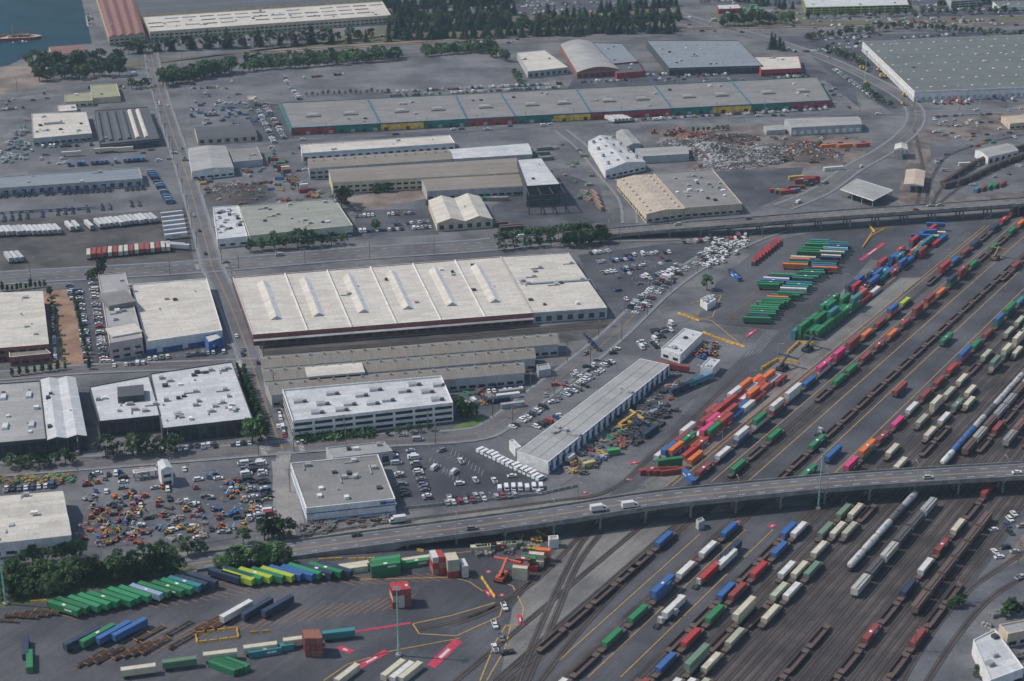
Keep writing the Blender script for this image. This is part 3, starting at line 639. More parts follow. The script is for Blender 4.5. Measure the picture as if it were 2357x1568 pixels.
def wellcar():
    b=MB(); 
    for y in (-1.38,1.38): b.box(0,y,.6,14.5,.16,1.1,m_rust)
    b.box(0,0,.45,14,2.6,.2,m_rust)
    for x in (-8.0,8.0): b.box(x,0,1.1,2.9,2.5,.3,m_rust); b.box(x,0,.35,2.2,2.0,.5,m_dsteel)
    for x in (-8.6,-7.2,7.2,8.6):
        for y in (-.75,.75): b.wheel(x,y,.42,.15,m_dsteel)
    for x in (-9.7,9.7): b.box(x,0,.8,.8,.3,.3,m_dsteel)
    return b.mesh('well_car_mesh')
WELL=wellcar()
def hopper():
    b=MB(); b.box(0,0,1.2,14,3,2.8,m_rust,tx=.99); b.box(0,0,4,13,.9,.35,m_rust); 
    for i in range(12): 
        for y in (-1.53,1.53): b.box(-6.6+i*1.2,y,1.2,.12,.1,2.7,m_rust)
    for x in (-4,0,4): b.box(x,0,.6,2.6,2.2,.6,m_rust,0,tx=1.4)
    for x in (-6.5,-5,5,6.5):
        for y in (-.75,.75): b.wheel(x,y,.45,.15,m_dsteel)
    b.box(0,0,.7,15.6,.4,.35,m_dsteel); return b.mesh('covered_hopper_mesh')
HOP=hopper()
def tank():
    b=MB(); n=10
    A=[( 1.45*math.cos(2*math.pi*i/n),2.6+1.45*math.sin(2*math.pi*i/n)) for i in range(n)]
    secs=[(-7.2,.55),(-6.6,.95),(-6,1),(6,1),(6.6,.95),(7.2,.55)]
    for (x0,r0),(x1,r1) in zip(secs,secs[1:]):
        for i in range(n):
            j=(i+1)%n; f=lambda k,r:(A[k][0]*r,2.6+(A[k][1]-2.6)*r)
            b.poly([(x0,*f(i,r0)),(x0,*f(j,r0)),(x1,*f(j,r1)),(x1,*f(i,r1))],m_rust)
    for x,r in (secs[0],secs[-1]): b.poly([(x,A[i][0]*r,2.6+(A[i][1]-2.6)*r) for i in range(n)],m_rust)
    b.cyl(0,0,3.9,.7,4.4,.6,m_rust); b.box(0,0,.8,15.4,1.8,.35,m_dsteel)
    for x in (-6.5,-5,5,6.5):
        for y in (-.75,.75): b.wheel(x,y,.45,.15,m_dsteel)
    return b.mesh('tank_car_mesh')
TANK=tank()
def pallet():
    b=MB()
    for i in range(6):
        b.box((i%3)*1.5-1.5,(i//3)*1.5-.75,0,1.2,1.2,U_(.5,1.6),m_cont)
        b.box((i%3)*1.5-1.5,(i//3)*1.5-.75,1.7,.3,.3,.05,m_cont)
    return b.mesh('pallet_stack_mesh')
PAL=pallet()
def lift():
    b=MB(); b.box(0,0,.5,3,1.9,.5,m_dsteel)
    for x in (-1.1,1.1):
        for y in (-1,1): b.wheel(x,y,.45,.35,m_tire)
    b.box(-.2,0,1.0,2.4,1.6,.9,m_paint); b.beam((-.8,0,1.8),(1.2,0,3.4),.35,m_paint); b.beam((1.2,0,3.4),(6.2,0,2.8),.3,m_paint); b.box(6.7,0,2.0,1.0,1.8,.1,m_steel)
    for y in (-.9,.9): b.beam((6.2,y,2.1),(7.2,y,2.1),.1,m_paint); b.beam((6.2,y,3.0),(7.2,y,3.0),.1,m_paint); b.beam((7.2,y,2.1),(7.2,y,3.0),.1,m_paint)
    return b.mesh('boom_lift_mesh')
LIFT=lift()
def excav():
    b=MB()
    for y in (-1.1,1.1): b.box(0,y,0,3.8,.6,.8,m_dsteel,tx=.85)
    b.box(-.3,0,.9,3.2,2.4,1.0,m_paint); b.box(.6,.7,1.9,1.4,1.0,1.1,m_glass,mt=m_paint); b.beam((1,-.2,1.6),(3.6,-.2,4.0),.5,m_paint); b.beam((3.6,-.2,4.0),(5.4,-.2,1.6),.4,m_paint); b.box(5.2,-.2,.6,.9,1.1,.9,m_dsteel,tx=.7)
    return b.mesh('excavator_mesh')
EXC=excav()
def telehandler():
    b=MB(); b.box(0,0,.5,2.6,1.3,1.0,m_paint); b.box(-.1,0,1.5,1.3,1.1,.9,m_glass,mt=m_paint,tx=.9)
    for x in (-.9,.9):
        for y in (-.6,.6): b.wheel(x,y,.38,.25,m_tire)
    for y in (-.4,.4): b.box(1.4,y,.2,.12,.12,2.4,m_dsteel); b.box(2.0,y,.15,1.2,.12,.06,m_steel)
    return b.mesh('forklift_mesh')
FORK=telehandler()
CC=[((.66,.67,.68),40),((.36,.38,.4),14),((.16,.17,.2),13),((.025,.025,.03),20),((.03,.07,.18),5),((.3,.03,.03),5),((.26,.24,.2),3)]
def ccol():
    t=U_(0,100)
    for c,w in CC:
        t-=w
        if t<0: return c
    return CC[0][0]
OCC={}
def free(x,y,d):
    k=(int(x//6),int(y//6))
    for i in (-1,0,1):
        for j in (-1,0,1):
            for (a,b_) in OCC.get((k[0]+i,k[1]+j),()):
                if (a-x)**2+(b_-y)**2<d*d: return False
    return True
def occ(x,y): OCC.setdefault((int(x//6),int(y//6)),[]).append((x,y))
def car(x,y,rz,kinds='cssp',color=None,z=.13,name='parked_car',d=2.3):
    if blocked(x,y,rz) or not free(x,y,d): return
    k={'c':'car','s':'suv','v':'van','p':'pickup'}[random.choice(kinds)]
    nm={'car':name,'suv':name.replace('car','suv'),'van':name.replace('car','van'),'pickup':name.replace('car','pickup_truck')}[k]
    occ(x,y); place(nm,CARS[k],x,y,z,rz,color or ccol())
def car_row(p0,p1,ang=90,fill=.85,kinds='ccsspv',color=None,step=2.75,stripes=True):
    a=G(*p0);b_=G(*p1);L=math.hypot(b_[0]-a[0],b_[1]-a[1]);n=max(1,int(L/step));d=math.atan2(b_[1]-a[1],b_[0]-a[0])
    for i in range(n+1):
        t=i/n
        if R()<fill: car(a[0]+(b_[0]-a[0])*t,a[1]+(b_[1]-a[1])*t,d+math.radians(ang)+(math.pi if R()<.4 else 0)+U_(-.04,.04),kinds,color)
    if stripes and abs(ang)>30:
        mbk=MB(); c=math.radians(ang)+d
        for i in range(n+1):
            t=(i+.5)/n; x=a[0]+(b_[0]-a[0])*t; y=a[1]+(b_[1]-a[1])*t
            mbk.box(x,y,.15,5,.14,.035,m_dash,c)
        mbk.obj('parking_stripes')
def scatter(poly,n,fn):
    us=[p[0] for p in poly];vs=[p[1] for p in poly];k=0;t=0
    while k<n and t<n*20:
        t+=1;u=U_(min(us),max(us));v=U_(min(vs),max(vs))
        if inpoly((u,v),poly):
            x,y=G(u,v)
            if not blocked(x,y): fn(x,y);k+=1
def gridang(): return rot(G1)+random.choice([0,math.pi/2,math.pi,-math.pi/2])+U_(-.05,.05)
for W,w,tr in ROADS:
    pts=resample(W,7); N=norms(pts)
    for p,n in zip(pts,N):
        if R()<tr*7:
            s=random.choice([-1,1]); o=s*w*random.choice([.2,.3]) if w<15 else s*w*random.choice([.13,.36])
            a=math.atan2(-n[0],n[1])+ (math.pi if s>0 else 0); x,y=p[0]+n[0]*o,p[1]+n[1]*o
            if R()<.9: car(x,y,a,'ccssvp',z=p[2]+.24,name='car')
            elif free(x,y,8): place('box_truck',BTRK,x,y,p[2]+.24,a,(.6,.6,.6)); occ(x,y)
rows=[((180,665),(202,835),90),((214,655),(240,835),90),((160,660),(168,690),90),
 ((1360,585),(1400,580),90),((1378,605),(1450,598),90),((1388,630),(1470,618),90),((1440,590),(1540,583),90),((1480,640),(1560,625),90),
 ((1450,712),(1560,612),90),((1462,722),(1580,618),90),((1600,610),(1705,552),90),((1610,590),(1690,548),90),((1575,560),(1700,548),90),
 ((1340,870),(1405,835),90),((1285,918),(1345,890),90),((1300,905),(1390,850),90),((1180,985),(1250,940),90),((1235,985),(1290,960),90),
 ((905,1045),(935,1150),90),((945,1040),(985,1150),90),((600,1065),(622,1200),90),((560,1070),(600,1200),90),((575,1068),(605,1130),90),
 ((1030,1160),(1240,1135),90),((1035,1150),(1110,1142),90),
 ((20,1060),(180,1045),90),((320,1042),(575,1022),90),((440,1030),(560,1020),90),((250,845),(330,838),90),
 ((440,205),(500,202),90),((880,214),(1290,194),90),((900,222),(1300,202),90),((700,180),(790,172),90),
 ((620,290),(660,285),90),((610,240),(655,320),90),((590,245),(632,330),90),
 ((1340,190),(1440,186),90),((1560,178),(1720,170),90),((1150,20),(1330,8),90),((1140,5),(1350,-8),90),((1160,35),(1300,26),90),((1450,70),(1510,66),90),
 ((820,500),(960,492),90),((900,520),(985,512),90),((830,535),(990,525),90),
 ((1780,100),(1830,120),0),((1850,120),(1970,110),90),((1910,90),(2000,86),90),((2010,55),(2300,48),90),((1920,160),(2010,225),90),((2060,90),(2200,80),90),
 ((1620,-5),(1830,-12),90),((1620,5),(1830,-2),90),((2120,15),(2280,8),90),((2120,25),(2340,22),90),
 ((0,255),(60,248),90),((30,100),(60,98),90),((650,175),(690,230),90),((690,310),(850,303),90),((900,300),(1300,276),90),((1400,282),(1900,252),90),
 ((1470,175),(1540,172),90),((1780,180),(1860,176),90),((120,700),(128,830),0),((1100,905),(1200,898),90),((1090,925),(1150,915),90),
 ((240,775),(252,835),90),((330,830),(400,822),90),((420,820),(515,812),90),((640,940),(656,1010),0),((0,1130),(120,1120),90),((250,1095),(300,1090),90)]
for r in rows: car_row(*r,fill=.76)
car_row((1108,1040),(1245,1105),90,1,'v',(.7,.71,.73))
car_row((1150,1128),(1245,1125),90,.9,'v',(.7,.71,.73)); car_row((1000,1030),(1050,1060),90,.7,'ps'); car_row((1000,1080),(1045,1090),90,.6,'vs',(.6,.6,.6))
car_row((90,340),(210,335),90,.5,'vv')
for poly,n,k in [([(1060,20),(1300,-20),(1480,0),(1400,50),(1180,50)],90,'csp'),([(1600,-20),(2330,-40),(2340,60),(1720,70)],220,'csvp'),
  ([(0,230),(350,175),(340,200),(0,250)],14,'cs'),([(1340,590),(1560,565),(1560,640),(1440,700)],16,'cs'),([(1250,900),(1420,790),(1440,800),(1200,990)],30,'csp'),
  ([(2150,270),(2357,250),(2357,330),(2150,320)],40,'csp'),([(0,330),(420,345),(430,380),(0,385)],30,'cps'),([(560,100),(900,80),(900,92),(560,112)],8,'cs'),
  ([(430,195),(560,185),(620,240),(440,260)],22,'csp'),([(1430,180),(1900,180),(1960,250),(1920,250)],26,'csp'),([(620,340),(700,340),(760,440),(680,450)],14,'csp'),([(1100,1020),(1240,1090),(1100,1130),(950,1100)],10,'csp'),
  ([(200,1085),(600,1060),(620,1220),(480,1240),(200,1250)],60,'psc'),([(2250,1230),(2357,1150),(2357,1290),(2300,1300)],16,'cs'),([(1120,1400),(1190,1400),(1180,1560),(1150,1560)],8,'ps'),([(1860,80),(2060,60),(2000,100),(1900,130)],40,'csvp')]:
    scatter(poly,n,lambda x,y:car(x,y,gridang(),k,d=4))
scatter([(1990,120),(2100,235),(2060,250),(1960,170)],14,lambda x,y:place('yellow_tractor',TRACT,x,y,.13,rot(G2)+U_(-.1,.1),(.55,.35,.04)))
scatter([(2110,225),(2357,210),(2357,235),(2110,245)],14,lambda x,y:place('truck_tractor',TRACT,x,y,.13,rot(G2),random.choice([(.4,.04,.03),(.6,.6,.6),(.05,.1,.3)])))
scatter([(1640,20),(1760,10),(1800,45),(1700,50)],10,lambda x,y:place('box_truck',BTRK,x,y,.13,gridang(),random.choice([(.6,.6,.6),(.05,.4,.1),(.5,.15,.05)])))
def unit_row(name,mesh,p0,p1,b_,colors,step=3.3,fill=.92,z=.13,jit=.02,scale=1,along=0):
    a=G(*p0);e=G(*p1);L=math.hypot(e[0]-a[0],e[1]-a[1]);n=max(1,int(L/step));d=vec(b_)
    for i in range(n+1):
        t=i/n
        if R()<fill:
            k=U_(-along,along);x=a[0]+(e[0]-a[0])*t+d[0]*k; y=a[1]+(e[1]-a[1])*t+d[1]*k
            me=mesh() if callable(mesh) else mesh
            place(name,me,x,y,z,rot(b_)+U_(-jit,jit),random.choice(colors),scale); occ(x,y)
WH=[(.6,.61,.62),(.54,.55,.56),(.46,.48,.5)]
B16=math.radians(-30)
unit_row('semi_trailer',SEMI,(-10,540),(132,535),B16,WH,along=.8)
unit_row('semi_trailer',SEMI,(160,528),(190,525),B16,WH); unit_row('semi_trailer',SEMI,(205,525),(352,508),B16,WH,along=.8)
unit_row('semi_trailer',SEMI,(240,497),(320,491),G1,WH,fill=.7,step=16)
unit_row('semi_trailer',SEMI,(20,600),(45,598),B16,WH); unit_row('semi_trailer',SEMI,(400,572),(412,575),math.radians(100),WH)
unit_row('container_trailer',lambda:TR12,(205,592),(388,575),G2+.06,[(.58,.55,.47),(.36,.05,.04),(.58,.55,.47),(.33,.06,.05)],fill=1,along=.6)
for i in range(6): place('semi_trailer',SEMI,*G(396+i*2,500+i*10),.13,rot(G1)+.1,random.choice(WH))
unit_row('semi_trailer',SEMI,(1190,1),(1290,-6),G1,WH,step=17,fill=.5)
unit_row('semi_trailer',SEMI,(1405,280),(1440,278),B16,WH)
BL=[(.03,.09,.22),(.04,.14,.3),(.02,.05,.13),(.2,.22,.25)]
unit_row('blue_truck_tractor',TRACT,(0,455),(330,436),G2,BL,step=4,fill=.8); unit_row('blue_flatbed_trailer',EMPTYCH,(0,492),(200,482),G1,BL,step=6,fill=.7); unit_row('blue_box_truck',BTRK,(160,382),(330,370),G2,BL,fill=.8)
unit_row('blue_box_truck',BTRK,(440,268),(560,262),G2,BL,fill=.8,step=4);unit_row('blue_box_truck',BTRK,(350,400),(400,480),G1,BL,fill=.5,step=6,jit=.3)
unit_row('blue_flatbed_trailer',EMPTYCH,(10,505),(320,470),G2,BL,step=5,fill=.6)
unit_row('semi_trailer',SEMI,(240,352),(285,350),G1,[(.55,.5,.42)],step=15);unit_row('semi_trailer',SEMI,(165,360),(200,358),G1,[(.55,.5,.46)],step=15)
GR=(.012,.2,.07);BU=(.025,.12,.34);RD=(.42,.03,.035);MR=(.26,.045,.04);OR=(.66,.16,.035);CR=(.56,.52,.4);WT=(.62,.62,.6);NV=(.015,.035,.08);PK=(.62,.05,.2);TL=(.03,.21,.24);YG_=(.4,.5,.04)
GRS=[GR,(.014,.155,.055),(.02,.25,.1),(.015,.18,.08)]
bb=math.radians(118)
unit_row('container_trailer',lambda:TRL[R()<.4],(148,1412),(430,1358),bb,GRS*2+[TL,(.27,.38,.5),WT],step=3.9,fill=1,along=1)
unit_row('container_trailer',lambda:TRL[False],(440,1352),(545,1333),bb,[NV,NV,GR],step=3.9,along=1); unit_row('container_trailer',lambda:TRL[R()<.4],(548,1342),(770,1322),bb,GRS*2+[(.06,.2,.45),YG_,NV,BU],step=3.9,fill=1,along=1)
unit_row('container_trailer',lambda:TRL[R()<.4],(190,1483),(300,1462),math.radians(38),[BU,WT,GR,NV,TL],step=4.6,fill=1)
unit_row('container_trailer',lambda:TRL[R()<.4],(545,1420),(640,1408),math.radians(38),[NV,GR,OR,WT,GR],step=5.4,fill=1)
OC=[(.32,.14,.05),(.22,.11,.06),(.12,.09,.07),(.35,.2,.06)]
unit_row('empty_chassis',EMPTYCH,(300,1470),(540,1430),math.radians(38),OC,step=3.4,fill=.7)
unit_row('empty_chassis',EMPTYCH,(210,1520),(440,1475),math.radians(38),OC,step=3.4,fill=.6)
unit_row('empty_chassis',EMPTYCH,(0,1432),(120,1412),math.radians(95),OC,step=3.6,fill=.8)
unit_row('container_trailer',lambda:TR12,(320,1556),(780,1472),G1+.05,[CR,WT,(.1,.19,.12),CR,TL],step=14,fill=.9)
def stack(p,n,b_,colors,L=12.2,z=.13):
    x,y=G(*p)
    for i in range(n): place('shipping_container',CONT[(L,R()<.2)],x+U_(-.1,.1),y+U_(-.1,.1),z+i*2.78,rot(b_),random.choice(colors))
    occ(x,y)
for n_ in range(2): stack((812+n_*3,1318-n_*7),1,G1,[CR,WT])
for i in range(3): stack((888,1324-i*6.4),2,G1,GRS)
stack((958,1303),1,G1,[GR]);stack((960,1297),1,G1,[CR])
for u,v in ((1000,1316),(1014,1315),(1034,1322),(1047,1321),(1068,1322)): stack((u,v),3 if u<1060 else 2,G2,[CR,RD,(.42,.2,.15),WT],L=6.1)
for u in (908,922,936): stack((u,1392-(u-908)*.1),3,G2,[CR,MR,RD,WT],L=6.1)
for k in range(12): stack((1195+k*5+U_(-6,6),1330-k*4+U_(-8,8)),random.choice([1,1,2]),math.radians(100),[MR,GR,RD,OR,CR],L=6.1)
for k in range(8): stack((1100+k*12,1270-k*1.3),1,G1+.2,[MR,(.1,.17,.12),CR],L=6.1)
for k in range(4): stack((514+k*9,1545-k*3),1,math.radians(120),GRS)
for u in (708,722,734): stack((u,1503),3,G2,[MR,(.28,.1,.07)],L=6.1)
stack((640,1500),1,G1,[(.12,.24,.16),TL]); stack((610,1508),1,G1,[CR,TL]);stack((70,1530),1,G2,[GR]); stack((60,1500),1,G2,[NV])
stack((905,1550),1,YD,[CR]);stack((925,1555),1,YD,[WT]);stack((945,1556),1,YD,[CR]);stack((800,1560),1,YD,[CR])
MIXR=[RD,MR,OR,(.36,.06,.05),(.45,.11,.06),BU,WT,PK,GR,(.4,.04,.04),MR,RD]
def block(Us,v0,v1,hmax,colors,b_=YD,step=13.0,fill=.94,L=12.2):
    for U0 in Us:
        a=YG(U0,v0);e=YG(U0,v1);D=math.hypot(e[0]-a[0],e[1]-a[1]);n=int(D/step)
        for i in range(n+1):
            t=i*step/D
            if R()<fill:
                x=a[0]+(e[0]-a[0])*t;y=a[1]+(e[1]-a[1])*t
                for k in range(random.randint(max(1,hmax-1),hmax)): place('shipping_container',CONT[(L,R()<.25)],x,y,.13+k*2.78,rot(b_),random.choice(colors))
                occ(x,y)
block((862,882,902,922,942),1050,872,2,MIXR)
block((800,820,840,860,880),775,700,3,GRS+[GR,GR,TL],fill=.85)
block((820,840,860,880),705,665,2,MIXR)
block((780,800,820,840,860),672,590,2,[BU,NV,RD,MR,BU,TL,BU],fill=.85)
block((770,790,820,850,880),590,548,2,[RD,BU,MR,TL,OR,RD],fill=.7)
def angled(pa,pb,colors,L=16.1,step=3.1,miss=.15):
    a=G(*pa);e=G(*pb);D=math.hypot(e[0]-a[0],e[1]-a[1]);n=int(D/step)
    for i in range(n+1):
        if R()<miss: continue
        k=U_(-1.6,1.6)
        x=a[0]+(e[0]-a[0])*i/n+k;y=a[1]+(e[1]-a[1])*i/n
        place('container_trailer',TRL[R()<.3] if R()<.7 else TR12,x,y,.13,rot(math.radians(97))+U_(-.03,.03),random.choice(colors)); occ(x,y)
LT=GRS*2+[(.25,.42,.42),BU,TL,WT,OR,NV,CR]
angled((1885,565),(1862,592),GRS+[TL],step=3.8);angled((1850,600),(1828,625),[OR,NV,GR,BU,CR],step=3.8);angled((1932,570),(1895,628),LT,step=3.8)
angled((1808,640),(1765,672),LT,step=3.8);angled((1872,630),(1815,692),LT+[WT],step=3.8);angled((1800,692),(1738,745),LT,step=3.8);angled((1778,705),(1762,720),GRS,step=3.8)
unit_row('shipping_container',lambda:CONT[(12.2,False)],(1735,606),(1790,562),math.radians(10),[MR,MR,RD],step=5,fill=.9)
stack((1693,642),1,G2,[BU]);stack((1690,635),1,G2,[NV])
for k in range(9): stack((2125+k*4+U_(-10,10),553-k*2+U_(-10,10)),random.choice([1,2]),random.choice([G1,YD,1.7]),[RD,BU,GR,GR,WT,CR,TL],L=12.2)
for k in range(4): stack((1500+k*16,1090+k*.5),1,G1,[MR,GR,BU,MR],L=12.2)
stack((1540,1080),2,G1,GRS);stack((1585,1105),1,G2,[BU]);stack((1600,1060),1,YD,[OR])
for k in range(8): stack((1790+k*11,445-k*4+U_(-6,10)),random.choice([1,2]),random.choice([G1,1.5]),[MR,GR,RD,TL,MR],L=12.2)
unit_row('shipping_container',lambda:CONT[(12.2,False)],(1905,340),(1985,338),G1,[OR,MR,RD],step=13,fill=.9)
for k in range(5): stack((2250+k*14,440-k*3),1,YD,[GR,MR,TL,CR])
stack((2230,382),1,G1+.2,[WT],16.1);stack((1918,392),1,G1,[WT],16.1);stack((1832,413),1,G1,[(.5,.36,.08)]);
for k in range(22): stack((625+k*3.6+U_(-4,4),372+k*3.4),random.choice([1,2]),random.choice([1.4,1.2]),[GR,MR,WT,TL,MR,(.3,.3,.3)],6.1)
for k in range(10): stack((1130+U_(0,130),340+U_(0,30)),1,G1,[(.1,.19,.12),(.22,.22,.2),(.15,.18,.16)])
for k in range(5): stack((1110+U_(0,90),520+U_(-8,10)),1,G1,[(.03,.09,.08),(.1,.06,.05)],16.1)
for k in range(4): stack((1368+k*4,450+k*10),1,G2,[CR,(.3,.2,.15),WT])
for k in range(5): stack((1120+k*10,462),1,G1,[GR,(.28,.26,.25)],6.1)
for k in range(4): stack((1130+U_(0,60),910+U_(-6,30)),1,G1,[NV,WT,BU,(.3,.32,.34)])
unit_row('blue_flatbed_trailer',EMPTYCH,(1352,782),(1372,800),G2,BL+[TL],step=4,fill=.9)
# ---------- trains & tracks ----------
def track(U0,v0=1790,v1=300):
    a=YG(U0,v0);e=YG(U0,v1);D=math.hypot(e[0]-a[0],e[1]-a[1]);d=((e[0]-a[0])/D,(e[1]-a[1])/D);n=(-d[1],d[0]);b=MB()
    cx,cy=(a[0]+e[0])/2,(a[1]+e[1])/2;an=math.atan2(d[1],d[0])
    b.box(cx,cy,.14,D,2.6,.1,m_tie,an)
    for s in (-.75,.75): b.box(cx+n[0]*s,cy+n[1]*s,.24,D,.18,.16,m_rail,an)
    b.obj('railroad_track')
TR=[1050,1140,1168,1295,1315,1475,1503,1545,1575,1608,1640,1672,1700,1730,1765,1800,1832,1865,1895,1925,1955,1985,2015,2045]
for t in TR: track(t)
def train(U0,v0,v1,kind,colors,fill=.95,dbl=0.,carc=(.1,.065,.055),skipcar=0):
    a=YG(U0,v0);e=YG(U0,v1);D=math.hypot(e[0]-a[0],e[1]-a[1]);step={'well':20.2,'hop':15.9,'tank':15.8}[kind];n=int(D/step)
    r=rot(YD)
    for i in range(n+1):
        t=i*step/D;x=a[0]+(e[0]-a[0])*t;y=a[1]+(e[1]-a[1])*t
        if kind=='well':
            if R()<skipcar: continue
            place('rail_well_car',WELL,x,y,.38,r,carc)
            if R()<fill:
                place('shipping_container',CONT[(12.2,R()<.2)],x,y,1.05,r,random.choice(colors))
                if R()<dbl: place('shipping_container',CONT[(random.choice([12.2,16.1]),R()<.3)],x,y,3.83,r,random.choice(colors))
        elif kind=='hop': place('hopper_rail_car',HOP,x,y,.38,r,random.choice(colors))
        else: place('tank_rail_car',TANK,x,y,.38,r,random.choice(colors))
MA=[RD,BU,GR,MR,OR,BU,PK,RD,WT,MR,TL,BU,MR]
CG=[CR,CR,(.42,.45,.33),WT,(.14,.23,.16),(.38,.38,.3),CR]
train(1050,1092,690,'well',MA+[YG_,WT],.92,.4); train(1050,650,440,'well',[BU,MR,RD,NV],.8,.3)
train(1140,1085,880,'well',[BU,MR,NV,GR,GR],.8,.1,skipcar=.2); train(1140,860,420,'well',[MR,RD,GR,GR,MR,OR,NV],.85,.1)
train(1295,1105,620,'well',[GR,OR],.07,0); train(1315,640,440,'well',[RD,MR,BU],.6,0)
train(1475,1090,480,'well',MA+[MR,GR,NV],.85,.35); train(1545,1085,560,'well',CG,.85,.1,skipcar=.15); train(1608,1080,600,'well',CG,.85,.1,skipcar=.2); train(1640,1075,700,'well',CG,.4,0,skipcar=.4)
train(1730,1065,560,'tank',[(.1,.1,.11),(.42,.43,.45),WT,BU,(.3,.05,.05)]); train(1765,1040,650,'hop',[(.26,.26,.27),(.12,.08,.07),(.34,.33,.3)])
train(1800,1030,700,'well',[MR],.3);train(1865,1020,700,'hop',[(.17,.09,.08),(.25,.24,.23)])
train(1925,1020,760,'well',[RD,MR],.6)
train(1168,1300,1215,'well',[BU],.4,0); train(1168,1480,1310,'well',[BU],.0,0)
train(1315,1600,1205,'well',[GR,GR,BU,GR,TL,WT,(.1,.27,.42)],.9,.15)
train(1503,1600,1190,'well',MA+[RD,GR],.92,.35); train(1475,1600,1220,'well',[GR,BU,WT,NV,GR,RD],.65,.1,skipcar=.25)
train(1575,1600,1180,'well',CG,.75,.05,skipcar=.3); train(1608,1600,1165,'well',CG,.85,.05,skipcar=.15); train(1640,1600,1160,'well',CG,.8,.05,skipcar=.2)
train(1730,1300,1140,'tank',[(.36,.37,.39),(.1,.1,.11),(.5,.5,.5)]); train(1800,1360,1150,'hop',[(.42,.42,.39),(.08,.08,.09),(.33,.34,.36)]); train(1800,1590,1440,'well',[MR,BU],.4)
train(1925,1590,1120,'well',[RD,MR,WT,GR,MR,CR,NV],.8,.05); train(1985,1400,1180,'hop',[(.13,.08,.07),(.1,.07,.06)]); train(2045,1600,1330,'well',[MR],.15)
for U0,v,c in ((1372,905,MR),(1350,790,GR),(1378,1055,BU),(1385,1410,WT),(1383,1330,RD),(1380,1280,NV),(1392,1300,WT),(1365,1100,GR),(1295,1030,GR)): place('container_trailer',TRL[c is GR],*YG(U0,v),.13,rot(YD),c)
for U0,v in ((1378,1350),(1384,1440),(1130,750),(1395,1420),(1260,1000),(1376,1390)): place('yard_truck',TRACT,*YG(U0,v),.13,rot(YD),(.5,.5,.5))
def curve_track(px):
    W=smooth([(*G(*p),0) for p in px]);N=norms(W);b=MB()
    rib(b,W,N,-1.3,1.3,.26,m_tie); 
    for s in (-.75,.75): rib(b,W,N,s-.1,s+.1,.34,m_rail)
    b.obj('railroad_track')
for p in ([(1180,1600),(1240,1450),(1310,1300),(1350,1235),(1400,1190)],[(1200,1600),(1270,1440),(1330,1300),(1390,1220)],[(1220,1600),(1320,1470),(1440,1340),(1560,1230)],[(1040,1440),(1140,1400),(1240,1330),(1320,1250),(1380,1190)],[(960,1450),(1080,1420),(1180,1370),(1260,1300)],
  [(605,812),(900,790),(1240,758),(1400,748)],[(600,816),(900,795),(1240,764),(1420,752)],[(2110,470),(2125,400),(2115,340),(2105,300)],[(2130,470),(2150,400),(2200,350),(2357,310)],[(2145,470),(2180,420),(2260,370),(2400,330)],[(2160,470),(2220,425),(2300,385),(2400,350)],[(560,123),(900,102),(1560,66),(2400,52)],[(560,128),(900,106),(1560,70),(2400,56)],[(640,1245),(900,1203),(1250,1158),(1400,1130),(1500,1050),(1700,860)],
  [(2090,1640),(2200,1470),(2290,1370),(2400,1310)],[(2040,1640),(2130,1480),(2230,1360),(2360,1270)]): curve_track(p)
def polytrain(px,colors,mesh,name,step=20.2):
    W=resample(smooth([(*G(*p),0) for p in px]),step);N=norms(W)
    for p,n in zip(W,N): place(name,mesh,p[0],p[1],.35,math.atan2(-n[0],n[1]),random.choice(colors))
polytrain([(2175,425),(2260,375),(2400,332)],[(.08,.06,.055),(.11,.07,.06)],HOP,'hopper_rail_car',16); polytrain([(2185,432),(2230,418),(2300,385),(2400,350)],[(.08,.06,.05)],HOP,'hopper_rail_car',16)
# ---------- painted markings ----------
b=MB()
def line(b,p,q,w,m,z=.24):
    a=G(*p);e=G(*q); L=math.hypot(e[0]-a[0],e[1]-a[1]); b.box((a[0]+e[0])/2,(a[1]+e[1])/2,z-.01,L,w,.02,m,math.atan2(e[1]-a[1],e[0]-a[0]))
def yline(U0,v0,v1,w,m): line(b,(yu(U0,v0),v0),(yu(U0,v1),v1),w,m)
for U0,v0,v1,m in ((985,1120,520,m_yel),(1002,1120,520,m_yel),(880,800,560,m_yel),(1100,1110,500,m_yel),(1205,1110,480,m_yel),(1340,1100,480,m_yel),(1430,1100,480,m_yel),(1235,1560,1230,m_yel),(1420,1560,1220,m_yel),(1345,1560,1220,m_yel)): yline(U0,v0,v1,.4,m)
def stripes(p0,p1,b_,L,step,m,w=.22):
    a=G(*p0);e=G(*p1);D=math.hypot(e[0]-a[0],e[1]-a[1]);n=int(D/step)
    for i in range(n+1): b.box(a[0]+(e[0]-a[0])*i/n,a[1]+(e[1]-a[1])*i/n,.19,L,w,.02,m,rot(b_))
stripes((140,1415),(800,1322),bb,16,3.9,m_ora,.3); stripes((300,1470),(930,1385),math.radians(38),15,3.6,m_ora,.4); stripes((200,1525),(450,1475),math.radians(38),15,3.6,m_ora,.3)
stripes((790,1340),(1080,1325),math.radians(118),12,4,m_ora,.3)
stripes((1545,1070),(1830,860),math.radians(97),6,3.2,m_redp,.3); stripes((1610,1060),(1880,850),math.radians(97),6,3.2,m_redp,.25); stripes((1860,600),(1720,740),math.radians(97),30,3.4,m_ora,.25);stripes((2040,610),(1960,690),math.radians(97),14,3.4,m_ora,.25)
stripes((1520,1075),(1590,1070),math.radians(97),12,3.4,m_ora,.3)
line(b,(778,1462),(945,1435),1.4,m_redp)
